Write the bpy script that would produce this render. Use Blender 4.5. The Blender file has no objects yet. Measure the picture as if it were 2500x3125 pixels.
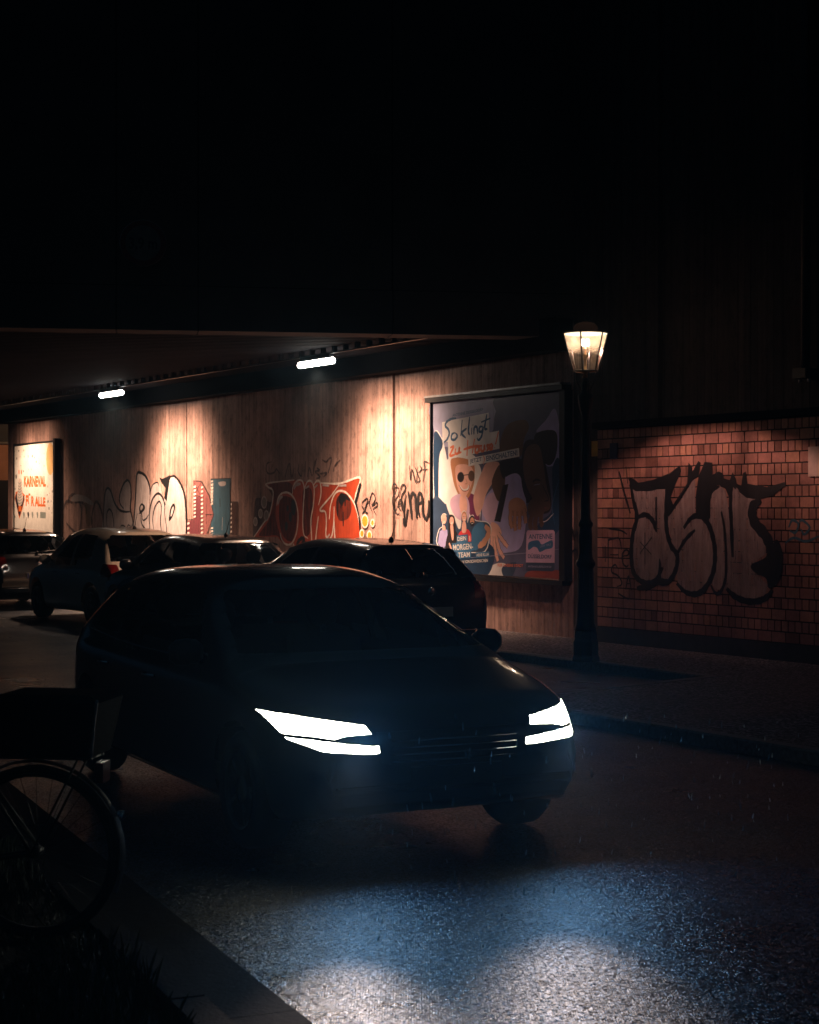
import bpy, bmesh, math, random
import numpy as np
from mathutils import Vector, Matrix
from mathutils.geometry import tessellate_polygon
R = math.radians
random.seed(7)
S = bpy.context.scene
COL = S.collection
F = 5208.0                       # focal length in photo pixels (50 mm on 24 mm width)
EYE = 1.8

# ---------------------------------------------------------------- camera, world, exposure
cam = bpy.data.cameras.new("camera"); co = bpy.data.objects.new("camera", cam); COL.objects.link(co)
cam.sensor_fit = 'HORIZONTAL'; cam.sensor_width = 24.0; cam.lens = 50.0
cam.clip_start = 0.1; cam.clip_end = 2000
co.location = (0, 0, EYE); co.rotation_euler = (R(89.95), 0, 0)
cam.dof.use_dof = True; cam.dof.focus_distance = 19.0; cam.dof.aperture_fstop = 5.6
S.camera = co
w = bpy.data.worlds.new("World"); S.world = w; w.use_nodes = True
bg = w.node_tree.nodes['Background']
bg.inputs[0].default_value = (0.22, 0.6, 1.0, 1); bg.inputs[1].default_value = 0.013
S.view_settings.view_transform = 'Standard'; S.view_settings.look = 'None'
S.view_settings.exposure = 0.0; S.view_settings.gamma = 1.0
S.cycles.use_denoising = True; S.cycles.denoising_input_passes = 'RGB_ALBEDO_NORMAL'; S.cycles.denoising_prefilter = 'ACCURATE'
S.cycles.max_bounces = 6; S.cycles.diffuse_bounces = 3; S.cycles.glossy_bounces = 3
S.cycles.transparent_max_bounces = 12; S.cycles.transmission_bounces = 4
S.cycles.caustics_reflective = False; S.cycles.caustics_refractive = False
S.cycles.sample_clamp_indirect = 1.0

def lamp(kind, name, loc, col, power, target=None, **kw):
    d = bpy.data.lights.new(name, kind); d.energy = power; d.color = col
    for k, v in kw.items(): setattr(d, k, v)
    o = bpy.data.objects.new(name, d); COL.objects.link(o); o.location = loc
    if target is not None:
        o.rotation_euler = (Vector(target) - Vector(loc)).to_track_quat('-Z', 'Y').to_euler()
    return o

def shape_light(o, axis, lo, hi, floor=0.0, gain=1.0, side=None, lat=None, srange=(-.15, .5, .02, 1)):      # luminaire distribution about its axis
    o.data.use_nodes = True; nt = o.data.node_tree; em = nt.nodes['Emission']
    g = nt.nodes.new('ShaderNodeNewGeometry'); d = nt.nodes.new('ShaderNodeVectorMath'); d.operation = 'DOT_PRODUCT'
    d.inputs[1].default_value = Vector(axis).normalized(); nt.links.new(g.outputs['Incoming'], d.inputs[0])
    a = nt.nodes.new('ShaderNodeMath'); a.operation = 'ABSOLUTE'; nt.links.new(d.outputs['Value'], a.inputs[0])
    m = nt.nodes.new('ShaderNodeMapRange'); m.interpolation_type = 'SMOOTHSTEP'
    m.inputs[1].default_value = lo; m.inputs[2].default_value = hi; m.inputs[3].default_value = floor; m.inputs[4].default_value = gain
    nt.links.new(a.outputs[0], m.inputs[0]); out = m
    if side is not None:        # dimming towards one side, added to keep the road dark
        d2 = nt.nodes.new('ShaderNodeVectorMath'); d2.operation = 'DOT_PRODUCT'; d2.inputs[1].default_value = side; nt.links.new(g.outputs['Incoming'], d2.inputs[0])
        m2 = nt.nodes.new('ShaderNodeMapRange'); m2.interpolation_type = 'SMOOTHSTEP'
        for k, v in enumerate(srange): m2.inputs[k + 1].default_value = v
        nt.links.new(d2.outputs['Value'], m2.inputs[0]); out = nt.nodes.new('ShaderNodeMath'); out.operation = 'MULTIPLY'
        nt.links.new(m.outputs[0], out.inputs[0]); nt.links.new(m2.outputs[0], out.inputs[1])
    if lat is not None:         # end caps of the tube fitting
        d3 = nt.nodes.new('ShaderNodeVectorMath'); d3.operation = 'DOT_PRODUCT'; d3.inputs[1].default_value = lat; nt.links.new(g.outputs['Incoming'], d3.inputs[0])
        a3 = nt.nodes.new('ShaderNodeMath'); a3.operation = 'ABSOLUTE'; nt.links.new(d3.outputs['Value'], a3.inputs[0])
        m3 = nt.nodes.new('ShaderNodeMapRange'); m3.interpolation_type = 'SMOOTHSTEP'
        for k, v in enumerate((.36, .84, 1, .015)): m3.inputs[k + 1].default_value = v
        nt.links.new(a3.outputs[0], m3.inputs[0]); o3 = nt.nodes.new('ShaderNodeMath'); o3.operation = 'MULTIPLY'
        nt.links.new(out.outputs[0], o3.inputs[0]); nt.links.new(m3.outputs[0], o3.inputs[1]); out = o3
    nt.links.new(out.outputs[0], em.inputs['Strength'])

# ---------------------------------------------------------------- the place's plan
U = Vector((-.529, .848, 0)).normalized()      # along the abutment wall, away from us
N = Vector((-.848, -.529, 0)).normalized()     # out of the wall, towards the road
P0 = Vector((1.10, 24.5, 0))
def W3(s, z, off=0.0):                         # wall coordinates to world
    v = P0 + U * s + N * off; v.z = z; return v
def pw(px, py, off=0.0):                       # photo point lying on the wall plane -> (s, z)
    d = Vector(((px - 1250) / F, 1.0, (1558 - py) / F))
    t = (P0.dot(N) + off) / (d.x * N.x + d.y * N.y)
    p = d * t
    return ((p - P0).x * U.x + (p - P0).y * U.y, p.z + EYE)
def smid(px): return pw(px, 1558)[0]
GD = Vector((1, .16, 0)).normalized()          # along the bridge edge
BO = .10                         # how far the brick facing stands out
GB = Vector((-.16, 1, 0)).normalized()         # across the bridge, away from us
HEAD = U.copy()

# ---------------------------------------------------------------- materials
def newmat(name):
    m = bpy.data.materials.new(name); m.use_nodes = True
    nt = m.node_tree; return m, nt, nt.nodes['Principled BSDF']
def inp(b, k, v):
    if k in b.inputs: b.inputs[k].default_value = v
def plain(name, col, rough=.6, metal=0, spec=.5, coat=0, var=0, vscale=8, bump=0, bscale=60):
    m, nt, b = newmat(name)
    c = (*col, 1); inp(b, 'Base Color', c); inp(b, 'Roughness', rough); inp(b, 'Metallic', metal)
    inp(b, 'Specular IOR Level', spec); inp(b, 'Coat Weight', coat); inp(b, 'Coat Roughness', .04)
    tc = nt.nodes.new('ShaderNodeTexCoord')
    if var:
        n = nt.nodes.new('ShaderNodeTexNoise'); n.inputs['Scale'].default_value = vscale; n.inputs['Detail'].default_value = 6
        nt.links.new(tc.outputs['Object'], n.inputs['Vector'])
        r = nt.nodes.new('ShaderNodeMapRange'); r.inputs[1].default_value = .3; r.inputs[2].default_value = .7
        r.inputs[3].default_value = 1 - var; r.inputs[4].default_value = 1 + var
        nt.links.new(n.outputs['Fac'], r.inputs[0])
        mx = nt.nodes.new('ShaderNodeVectorMath'); mx.operation = 'SCALE'; mx.inputs[0].default_value = col
        nt.links.new(r.outputs[0], mx.inputs['Scale']); nt.links.new(mx.outputs[0], b.inputs['Base Color'])
    if bump:
        n = nt.nodes.new('ShaderNodeTexNoise'); n.inputs['Scale'].default_value = bscale; n.inputs['Detail'].default_value = 4
        nt.links.new(tc.outputs['Object'], n.inputs['Vector'])
        bp = nt.nodes.new('ShaderNodeBump'); bp.inputs['Strength'].default_value = 1; bp.inputs['Distance'].default_value = bump
        nt.links.new(n.outputs['Fac'], bp.inputs['Height']); nt.links.new(bp.outputs[0], b.inputs['Normal'])
    return m
def emit(name, col, strength):
    m, nt, b = newmat(name); inp(b, 'Base Color', (0, 0, 0, 1)); inp(b, 'Emission Color', (*col, 1)); inp(b, 'Emission Strength', strength)
    return m
def wallspace(nt, sx, sz):      # texture vector: along the wall, height (stretched)
    g = nt.nodes.new('ShaderNodeNewGeometry')
    d = nt.nodes.new('ShaderNodeVectorMath'); d.operation = 'DOT_PRODUCT'; d.inputs[1].default_value = U
    nt.links.new(g.outputs['Position'], d.inputs[0])
    sp = nt.nodes.new('ShaderNodeSeparateXYZ'); nt.links.new(g.outputs['Position'], sp.inputs[0])
    m1 = nt.nodes.new('ShaderNodeMath'); m1.operation = 'MULTIPLY'; m1.inputs[1].default_value = sx
    m2 = nt.nodes.new('ShaderNodeMath'); m2.operation = 'MULTIPLY'; m2.inputs[1].default_value = sz
    nt.links.new(d.outputs['Value'], m1.inputs[0]); nt.links.new(sp.outputs['Z'], m2.inputs[0])
    cb = nt.nodes.new('ShaderNodeCombineXYZ'); nt.links.new(m1.outputs[0], cb.inputs[0]); nt.links.new(m2.outputs[0], cb.inputs[1])
    return cb
def noise(nt, vec, scale, detail=5, rough=.6):
    n = nt.nodes.new('ShaderNodeTexNoise'); n.inputs['Scale'].default_value = scale
    n.inputs['Detail'].default_value = detail; n.inputs['Roughness'].default_value = rough
    nt.links.new(vec.outputs[0], n.inputs['Vector']); return n
def maprange(nt, src, a, b, c, d):
    r = nt.nodes.new('ShaderNodeMapRange')
    for i, v in enumerate((a, b, c, d)): r.inputs[i + 1].default_value = v
    nt.links.new(src, r.inputs[0]); return r
def mathn(nt, op, a, b):
    m = nt.nodes.new('ShaderNodeMath'); m.operation = op
    for i, v in enumerate((a, b)):
        if isinstance(v, (int, float)): m.inputs[i].default_value = v
        else: nt.links.new(v, m.inputs[i])
    return m
def concrete(name, col, streak=.55, big=.35):
    m, nt, b = newmat(name); inp(b, 'Roughness', .85); inp(b, 'Specular IOR Level', .25)
    v1 = wallspace(nt, 9.0, .35); v2 = wallspace(nt, 38.0, .9); v3 = wallspace(nt, 1, 1); v4 = wallspace(nt, 3.2, 1.5)
    a = maprange(nt, noise(nt, v1, 1, 5, .62).outputs['Fac'], .33, .68, 1 - streak, 1 + streak * .45)
    c = maprange(nt, noise(nt, v2, 1, 4, .7).outputs['Fac'], .3, .7, .80, 1.14)
    d = maprange(nt, noise(nt, v3, .7, 5, .6).outputs['Fac'], .3, .7, 1 - big, 1 + big * .6)
    sp = maprange(nt, noise(nt, v4, 3, 8, .8).outputs['Fac'], .34, .50, .42, 1.03)
    x = mathn(nt, 'MULTIPLY', a.outputs[0], c.outputs[0]); x = mathn(nt, 'MULTIPLY', x.outputs[0], d.outputs[0])
    x = mathn(nt, 'MULTIPLY', x.outputs[0], sp.outputs[0])
    sc = nt.nodes.new('ShaderNodeVectorMath'); sc.operation = 'SCALE'; sc.inputs[0].default_value = col
    nt.links.new(x.outputs[0], sc.inputs['Scale']); nt.links.new(sc.outputs[0], b.inputs['Base Color'])
    bp = nt.nodes.new('ShaderNodeBump'); bp.inputs['Strength'].default_value = .8; bp.inputs['Distance'].default_value = .004
    nt.links.new(noise(nt, v2, 1.3, 6, .7).outputs['Fac'], bp.inputs['Height']); nt.links.new(bp.outputs[0], b.inputs['Normal'])
    return m
def paint(name, col, cover=.92, rough=.55, wear=.35):      # spray paint, worn in upright streaks
    m, nt, b = newmat(name); inp(b, 'Base Color', (*col, 1)); inp(b, 'Roughness', rough)
    v = wallspace(nt, 16.0, 1.4)
    f = maprange(nt, noise(nt, v, 1, 7, .72).outputs['Fac'], .30, .55, cover - wear, cover)
    tr = nt.nodes.new('ShaderNodeBsdfTransparent'); mx = nt.nodes.new('ShaderNodeMixShader')
    nt.links.new(f.outputs[0], mx.inputs[0]); nt.links.new(tr.outputs[0], mx.inputs[1]); nt.links.new(b.outputs[0], mx.inputs[2])
    v2 = wallspace(nt, 5, 2)
    k = maprange(nt, noise(nt, v2, 1.5, 5, .7).outputs['Fac'], .3, .7, .7, 1.25)
    sc = nt.nodes.new('ShaderNodeVectorMath'); sc.operation = 'SCALE'; sc.inputs[0].default_value = col
    nt.links.new(k.outputs[0], sc.inputs['Scale']); nt.links.new(sc.outputs[0], b.inputs['Base Color'])
    nt.links.new(mx.outputs[0], nt.nodes['Material Output'].inputs[0])
    return m
def asphalt(name, col, sc=95, bump=.006, rough=(.3, .6), facet=.6):
    m, nt, b = newmat(name); inp(b, 'Specular IOR Level', .5)
    tc = nt.nodes.new('ShaderNodeTexCoord')
    n1 = noise(nt, tc, 1, 3, .6); n1.inputs['Scale'].default_value = sc; nt.links.new(tc.outputs['Object'], n1.inputs['Vector'])
    vo = nt.nodes.new('ShaderNodeTexVoronoi'); vo.inputs['Scale'].default_value = sc * .8; nt.links.new(tc.outputs['Object'], vo.inputs['Vector'])
    n2 = noise(nt, tc, 1, 5, .6); n2.inputs['Scale'].default_value = .9; nt.links.new(tc.outputs['Object'], n2.inputs['Vector'])
    sx_ = nt.nodes.new('ShaderNodeSeparateXYZ'); nt.links.new(vo.outputs['Color'], sx_.inputs[0])
    k = mathn(nt, 'MULTIPLY', maprange(nt, n2.outputs['Fac'], .3, .7, .7, 1.3).outputs[0], maprange(nt, mathn(nt, 'POWER', sx_.outputs[2], 3.0).outputs[0], 0, 1, .12, 5.0).outputs[0])
    s_ = nt.nodes.new('ShaderNodeVectorMath'); s_.operation = 'SCALE'; s_.inputs[0].default_value = col
    nt.links.new(k.outputs[0], s_.inputs['Scale']); nt.links.new(s_.outputs[0], b.inputs['Base Color'])
    nt.links.new(maprange(nt, n2.outputs['Fac'], .35, .65, rough[0], rough[1]).outputs[0], b.inputs['Roughness'])
    bp = nt.nodes.new('ShaderNodeBump'); bp.inputs['Strength'].default_value = 1; bp.inputs['Distance'].default_value = bump
    h = mathn(nt, 'MULTIPLY', vo.outputs['Distance'], -1.0)
    nt.links.new(h.outputs[0], bp.inputs['Height'])
    c0 = nt.nodes.new('ShaderNodeVectorMath'); c0.operation = 'SUBTRACT'; c0.inputs[1].default_value = (.5, .5, .5); nt.links.new(vo.outputs['Color'], c0.inputs[0])
    c1 = nt.nodes.new('ShaderNodeVectorMath'); c1.operation = 'MULTIPLY'; c1.inputs[1].default_value = (facet, facet, 0); nt.links.new(c0.outputs[0], c1.inputs[0])
    c2 = nt.nodes.new('ShaderNodeVectorMath'); c2.operation = 'ADD'; nt.links.new(c1.outputs[0], c2.inputs[0]); nt.links.new(bp.outputs[0], c2.inputs[1])
    c3 = nt.nodes.new('ShaderNodeVectorMath'); c3.operation = 'NORMALIZE'; nt.links.new(c2.outputs[0], c3.inputs[0]); nt.links.new(c3.outputs[0], b.inputs['Normal'])
    return m
def carpaint(name, col, metal=.3, rough=.28):
    m, nt, b = newmat(name); inp(b, 'Base Color', (*col, 1)); inp(b, 'Metallic', metal); inp(b, 'Roughness', rough)
    inp(b, 'Coat Weight', 1.0); inp(b, 'Coat Roughness', .035)
    tc = nt.nodes.new('ShaderNodeTexCoord')
    n = noise(nt, tc, 1, 5, .7); n.inputs['Scale'].default_value = 5; nt.links.new(tc.outputs['Object'], n.inputs['Vector'])
    nt.links.new(maprange(nt, n.outputs['Fac'], .35, .7, .02, .10).outputs[0], b.inputs['Coat Roughness'])
    return m
def tintglass(name, tint, refl=.09):
    m = bpy.data.materials.new(name); m.use_nodes = True; nt = m.node_tree; nt.nodes.remove(nt.nodes['Principled BSDF'])
    tr = nt.nodes.new('ShaderNodeBsdfTransparent'); tr.inputs[0].default_value = (*tint, 1)
    gl = nt.nodes.new('ShaderNodeBsdfGlossy'); gl.inputs['Roughness'].default_value = .03; gl.inputs[0].default_value = (.9, .95, 1, 1)
    fr = nt.nodes.new('ShaderNodeFresnel'); fr.inputs[0].default_value = 1.32
    mx = nt.nodes.new('ShaderNodeMixShader'); nt.links.new(fr.outputs[0], mx.inputs[0])
    nt.links.new(tr.outputs[0], mx.inputs[1]); nt.links.new(gl.outputs[0], mx.inputs[2])
    nt.links.new(mx.outputs[0], nt.nodes['Material Output'].inputs[0]); return m

M = {}
M['wall'] = concrete('board formed concrete', (.44, .285, .245), .45, .55)
M['sooty'] = concrete('sooty concrete', (.085, .066, .058), .45, .3)
M['beam'] = plain('dark bearing beam', (.004, .004, .005), .9, spec=.08)
M['fascia'] = plain('bridge concrete', (.055, .045, .042), .9, var=.35, vscale=1.2, bump=.004)
M['slats'] = plain('painted corrugated soffit', (.018, .017, .020), .8, spec=.05, var=.3, vscale=2)
M['metal'] = plain('dark metal', (.02, .02, .022), .45, .6)
M['iron'] = plain('black painted iron', (.006, .006, .008), .55, .0, var=.3, bump=.001)
M['steel'] = plain('grey steel', (.35, .35, .36), .3, .9, var=.2)
M['asphalt'] = asphalt('wet asphalt', (.017, .027, .040), 130, .004, (.26, .42), .75)
M['pave'] = asphalt('pavement slabs', (.085, .070, .072), 60, .002, (.6, .85), .2)
M['kerb'] = plain('granite kerb', (.16, .155, .15), .6, var=.4, vscale=30, bump=.003)
M['rubber'] = plain('tyre rubber', (.012, .012, .012), .75)
M['plastic'] = plain('black plastic', (.01, .01, .011), .5)
M['seat'] = plain('dark seat fabric', (.02, .02, .022), .9)
M['plate'] = plain('number plate white', (.45, .45, .42), .4)
M['blue'] = plain('plate blue', (.02, .05, .25), .4)
M['chrome'] = plain('chrome', (.7, .7, .72), .12, 1)
M['rim'] = plain('alloy rim', (.12, .12, .125), .3, .9)
M['redlens'] = plain('red lamp lens', (.16, .008, .006), .12, coat=1)
M['amber'] = plain('amber leaf', (.55, .18, .01), .5, var=.3)
M['glass'] = tintglass('car glass', (.58, .60, .62))
M['frontlens'] = plain('unlit headlamp', (.2, .2, .22), .1, .3, coat=1)
M['lit_head'] = emit('lit headlamp', (1, .97, .80), 14)
nt = M['lit_head'].node_tree; gq = nt.nodes.new('ShaderNodeNewGeometry'); mq = mathn(nt, 'SUBTRACT', 1.0, gq.outputs['Backfacing']); mq = mathn(nt, 'MULTIPLY', mq.outputs[0], 14.0)
nt.links.new(mq.outputs[0], nt.nodes['Principled BSDF'].inputs['Emission Strength'])   # opaque reflector behind the lens
M['black'] = paint('black spray paint', (.006, .006, .008), 1.0, wear=.15)
M['blackfaint'] = paint('thin black spray paint', (.03, .025, .035), .7, wear=.5)
M['silver'] = paint('silver spray paint', (.50, .45, .45), .88, wear=.3)
M['dimsilver'] = paint('dull lilac spray paint', (.34, .27, .27), .72, wear=.45)
M['white'] = paint('white spray paint', (.75, .68, .62), .95, wear=.3)
M['red'] = paint('rust red spray paint', (.42, .055, .018), .97, wear=.25)
M['darkred'] = paint('dark brown spray paint', (.05, .012, .008), .7, wear=.5)
M['maroon'] = paint('maroon spray paint', (.16, .035, .05), .85, wear=.3)
M['rose'] = paint('rose spray paint', (.32, .10, .10), .7, wear=.4)
M['bluep'] = paint('blue spray paint', (.03, .10, .15), .95, wear=.2)
M['orange'] = paint('orange spray paint', (.75, .30, .03), 1.0, wear=.15)
M['olive'] = paint('olive yellow spray paint', (.25, .15, .03), .45, wear=.4)
def pm(name, col, rough=.35): M[name] = plain('poster ' + name, tuple(min(.85, c * PB * ((1.15 if name[2:] in ('skin', 'skinlit', 'hair', 'org', 'scarlet', 'pink') else 1.6) if PB > 1 and sum(col) > .5 else 1) * k_) for c, k_ in zip(col, (1, 1.1, 1.35) if PB > 1 else (1, 1, 1))), rough, var=.12, vscale=5)
PB = 1.4

# ---------------------------------------------------------------- object helpers
def link(name, me, mats, parent=None, smooth=False):
    for m in (mats if isinstance(mats, (list, tuple)) else [mats]): me.materials.append(m)
    o = bpy.data.objects.new(name, me); COL.objects.link(o)
    if parent: o.parent = parent
    if smooth:
        for p in me.polygons: p.use_smooth = True
    return o
def tag(o, label=None, cat=None, group=None, kind=None):
    if label: o['label'] = label
    if cat: o['category'] = cat
    if group: o['group'] = group
    if kind: o['kind'] = kind
    return o
def empty(name, loc=(0, 0, 0), rz=0, label=None, cat=None, group=None):
    o = bpy.data.objects.new(name, None); COL.objects.link(o); o.location = loc; o.rotation_euler = (0, 0, rz)
    o.empty_display_size = .1
    return tag(o, label, cat, group)
class MB:
    def __init__(s): s.v = []; s.f = []; s.m = []; s.mats = []; s.sm = []
    def mi(s, mat):
        if mat not in s.mats: s.mats.append(mat)
        return s.mats.index(mat)
    def add(s, vs, fs, mat, smooth=False):
        b = len(s.v); s.v += [tuple(v) for v in vs]; k = s.mi(mat)
        for f in fs: s.f.append([b + i for i in f]); s.m.append(k); s.sm.append(smooth)
    def box(s, a, b, mat, mtx=None):
        vs = [Vector((x, y, z)) for x in (a[0], b[0]) for y in (a[1], b[1]) for z in (a[2], b[2])]
        if mtx: vs = [mtx @ v for v in vs]
        s.add(vs, [(0, 1, 3, 2), (4, 6, 7, 5), (0, 4, 5, 1), (2, 3, 7, 6), (0, 2, 6, 4), (1, 5, 7, 3)], mat)
    def wbox(s, s0, s1, z0, z1, o0, o1, mat):       # box in wall coordinates
        vs = [W3(a, c, b) for a in (s0, s1) for b in (o0, o1) for c in (z0, z1)]
        s.add(vs, [(0, 1, 3, 2), (4, 6, 7, 5), (0, 4, 5, 1), (2, 3, 7, 6), (0, 2, 6, 4), (1, 5, 7, 3)], mat)
    def lathe(s, prof, mat, n=24, mtx=None, smooth=True, cap=True, ph=0):
        vs = []
        for r, z in prof:
            for k in range(n):
                a = 2 * math.pi * k / n + ph; v = Vector((r * math.cos(a), r * math.sin(a), z))
                vs.append(mtx @ v if mtx else v)
        fs = [(i * n + k, i * n + (k + 1) % n, (i + 1) * n + (k + 1) % n, (i + 1) * n + k) for i in range(len(prof) - 1) for k in range(n)]
        if cap: fs += [tuple(range(n))[::-1], tuple((len(prof) - 1) * n + k for k in range(n))]
        s.add(vs, fs, mat, smooth)
    def tube(s, pts, r, mat, n=8):
        pts = [Vector(p) for p in pts]; vs = []
        for i, p in enumerate(pts):
            d = (pts[min(i + 1, len(pts) - 1)] - pts[max(i - 1, 0)]).normalized()
            u_ = d.orthogonal().normalized() if i == 0 else (u_ - d * u_.dot(d)).normalized()
            w_ = d.cross(u_); rr = r[i] if isinstance(r, (list, tuple)) else r
            for k in range(n):
                a = 2 * math.pi * k / n; vs.append(p + (u_ * math.cos(a) + w_ * math.sin(a)) * rr)
        L = len(pts)
        fs = [(i * n + k, i * n + (k + 1) % n, (i + 1) * n + (k + 1) % n, (i + 1) * n + k) for i in range(L - 1) for k in range(n)]
        fs += [tuple(range(n))[::-1], tuple((L - 1) * n + k for k in range(n))]
        s.add(vs, fs, mat, True)
    def build(s, name, parent=None, label=None):
        me = bpy.data.meshes.new(name); me.from_pydata(s.v, [], s.f); me.update()
        for i, p in enumerate(me.polygons): p.material_index = s.m[i]; p.use_smooth = s.sm[i]
        o = link(name, me, s.mats, parent)
        if label: o['label'] = label
        return o

def crom(pts, n=6, closed=False):
    pts = [np.array(p, float) for p in pts]
    if len(pts) < 3 and not closed: return pts
    L = len(pts); out = []
    rng = range(L) if closed else range(L - 1)
    for i in rng:
        p1, p2 = pts[i], pts[(i + 1) % L]
        p0 = pts[i - 1] if (i > 0 or closed) else 2 * p1 - p2
        p3 = pts[(i + 2) % L] if (i + 2 < L or closed) else 2 * p2 - p1
        for k in range(n):
            t = k / n
            out.append(.5 * ((2 * p1) + (-p0 + p2) * t + (2 * p0 - 5 * p1 + 4 * p2 - p3) * t * t + (-p0 + 3 * p1 - 3 * p2 + p3) * t ** 3))
    if not closed: out.append(pts[-1])
    return out
class Paint:
    """flat marks on the wall plane: crop pixels of the photo -> metres on the wall"""
    def __init__(s, cx, cy, k, off): s.c = (cx, cy, k); s.off = off; s.mb = MB(); s.layer = 0; s.st = .00004 if off > .05 and k != .5333 and off < .2 and abs(off - BO - .004) > 1e-6 else .0002
    def sz(s, x, y): cx, cy, k = s.c; return pw(cx + x * k, cy + y * k, s.off)
    def poly(s, pts, mat, smooth=True, step=None):
        q = [s.sz(*p) for p in pts]
        if smooth: q = crom(q, 5, True)
        s.layer += 1; o = s.off + s.layer * s.st
        tri = tessellate_polygon([[Vector((a, b, 0)) for a, b in q]])
        s.mb.add([W3(a, b, o) for a, b in q], [tuple(t) for t in tri], mat)
    def line(s, pts, wd, mat, smooth=True, step=None, taper=.55):
        q = [np.array(s.sz(*p)) for p in pts]
        if smooth: q = crom(q, 6)
        s.layer += 1; o = s.off + s.layer * s.st; n = len(q); vs = []
        for i, p in enumerate(q):
            d = q[min(i + 1, n - 1)] - q[max(i - 1, 0)]; L = np.linalg.norm(d) or 1; d = d / L
            e = min(i, n - 1 - i) / max(1, n * .18); ww = wd / 2 * (taper + (1 - taper) * min(1, e)) * (1 + .12 * math.sin(i * 1.7))
            nn = np.array((-d[1], d[0])) * ww
            vs += [W3(p[0] + nn[0], p[1] + nn[1], o), W3(p[0] - nn[0], p[1] - nn[1], o)]
        s.mb.add(vs, [(2 * i, 2 * i + 1, 2 * i + 3, 2 * i + 2) for i in range(n - 1)], mat)
    def disc(s, x, y, rx, ry, mat, n=20):
        s.poly([(x + rx * math.cos(2 * math.pi * k / n), y + ry * math.sin(2 * math.pi * k / n)) for k in range(n)], mat, False)
    def text(s, txt, tl, tr, br, bl, mat, bold=.02, condensed=None):
        vs, fs = textmesh(txt, bold)
        x0 = min(v[0] for v in vs); x1 = max(v[0] for v in vs); y0 = min(v[1] for v in vs); y1 = max(v[1] for v in vs)
        c = [np.array(s.sz(*p)) for p in (tl, tr, br, bl)]
        s.layer += 1; o = s.off + s.layer * s.st; out = []
        for v in vs:
            a = (v[0] - x0) / (x1 - x0); b = (y1 - v[1]) / (y1 - y0)
            p = (c[0] * (1 - a) + c[1] * a) * (1 - b) + (c[3] * (1 - a) + c[2] * a) * b
            out.append(W3(p[0], p[1], o))
        s.mb.add(out, fs, mat)
    def build(s, name, parent, label=None): return s.mb.build(name, parent, label)
def textmesh(txt, bold=.02, ext=0):
    cu = bpy.data.curves.new('lettering', 'FONT'); cu.body = txt; cu.offset = bold; cu.resolution_u = 3; cu.extrude = ext
    o = bpy.data.objects.new('lettering_source', cu); COL.objects.link(o)
    dg = bpy.context.evaluated_depsgraph_get(); me = o.evaluated_get(dg).to_mesh()
    vs = [tuple(v.co) for v in me.vertices]; fs = [tuple(p.vertices) for p in me.polygons]
    o.evaluated_get(dg).to_mesh_clear(); bpy.data.objects.remove(o); bpy.data.curves.remove(cu)
    return vs, fs

# ================================================================ SETTING
def sheet(name, pts, z, mat):
    me = bpy.data.meshes.new(name); me.from_pydata([(p[0], p[1], z) for p in pts], [], [tuple(range(len(pts)))]); me.update()
    return tag(link(name, me, mat), kind='structure')
sheet('ground', [(-300, -60), (300, -60), (300, 500), (-300, 500)], -.03, plain('dark earth', (.03, .028, .025), .9, var=.3))
sheet('road', [(-70, -10), (40, -10), (40, 120), (-70, 120)], 0, M['asphalt'])
def strip(name, pts, z0, z1, mat):       # raised slab with an outline in plan
    n = len(pts); vs = [(p[0], p[1], z0) for p in pts] + [(p[0], p[1], z1) for p in pts]
    fs = [tuple(range(n, 2 * n))] + [(i, (i + 1) % n, n + (i + 1) % n, n + i) for i in range(n)]
    me = bpy.data.meshes.new(name); me.from_pydata(vs, [], fs); me.update()
    bm = bmesh.new(); bm.from_mesh(me); bmesh.ops.recalc_face_normals(bm, faces=bm.faces); bm.to_mesh(me); bm.free()
    return tag(link(name, me, mat), kind='structure')
w2 = lambda s_, o_: tuple(W3(s_, 0, o_))[:2]
NARROW, WIDE, STEP = 2.05, 5.1, -7.2
strip('pavement', [w2(45, 0), w2(45, NARROW - .13), w2(STEP + .13, NARROW - .13), w2(STEP - .45, WIDE - .13), w2(-22, WIDE - .13), w2(-22, 0)], 0, .10, M['pave'])
def kerbline(name, pts, wd, z, mat, gap=.008, unit=1.0, side=1):   # stone by stone
    mb = MB()
    for a, b in zip(pts[:-1], pts[1:]):
        a, b = Vector((*a, 0)), Vector((*b, 0)); d = b - a; L = d.length; d.normalize(); nn = Vector((-d.y, d.x, 0)) * side
        k = max(1, round(L / unit)); st = L / k
        for i in range(k):
            p, q = a + d * (i * st + gap / 2), a + d * ((i + 1) * st - gap / 2); dz = random.uniform(-.003, .003)
            r_ = .015
            sec = [(0, 0), (0, z - r_ + dz), (r_, z + dz), (wd, z + dz), (wd, 0)]
            vs = [p + nn * (wd - x) + Vector((0, 0, y)) for x, y in sec] + [q + nn * (wd - x) + Vector((0, 0, y)) for x, y in sec]
            mb.add(vs, [(0, 1, 6, 5), (1, 2, 7, 6), (2, 3, 8, 7), (3, 4, 9, 8), (0, 4, 3, 2, 1), (5, 6, 7, 8, 9)], mat)
    return tag(mb.build(name), kind='structure')
kerbline('kerb', [w2(45, NARROW - .12), w2(STEP + .13, NARROW - .12), w2(STEP - .45, WIDE - .12), w2(-22, WIDE - .12)], .13, .105, M['kerb'], side=-1)

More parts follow.
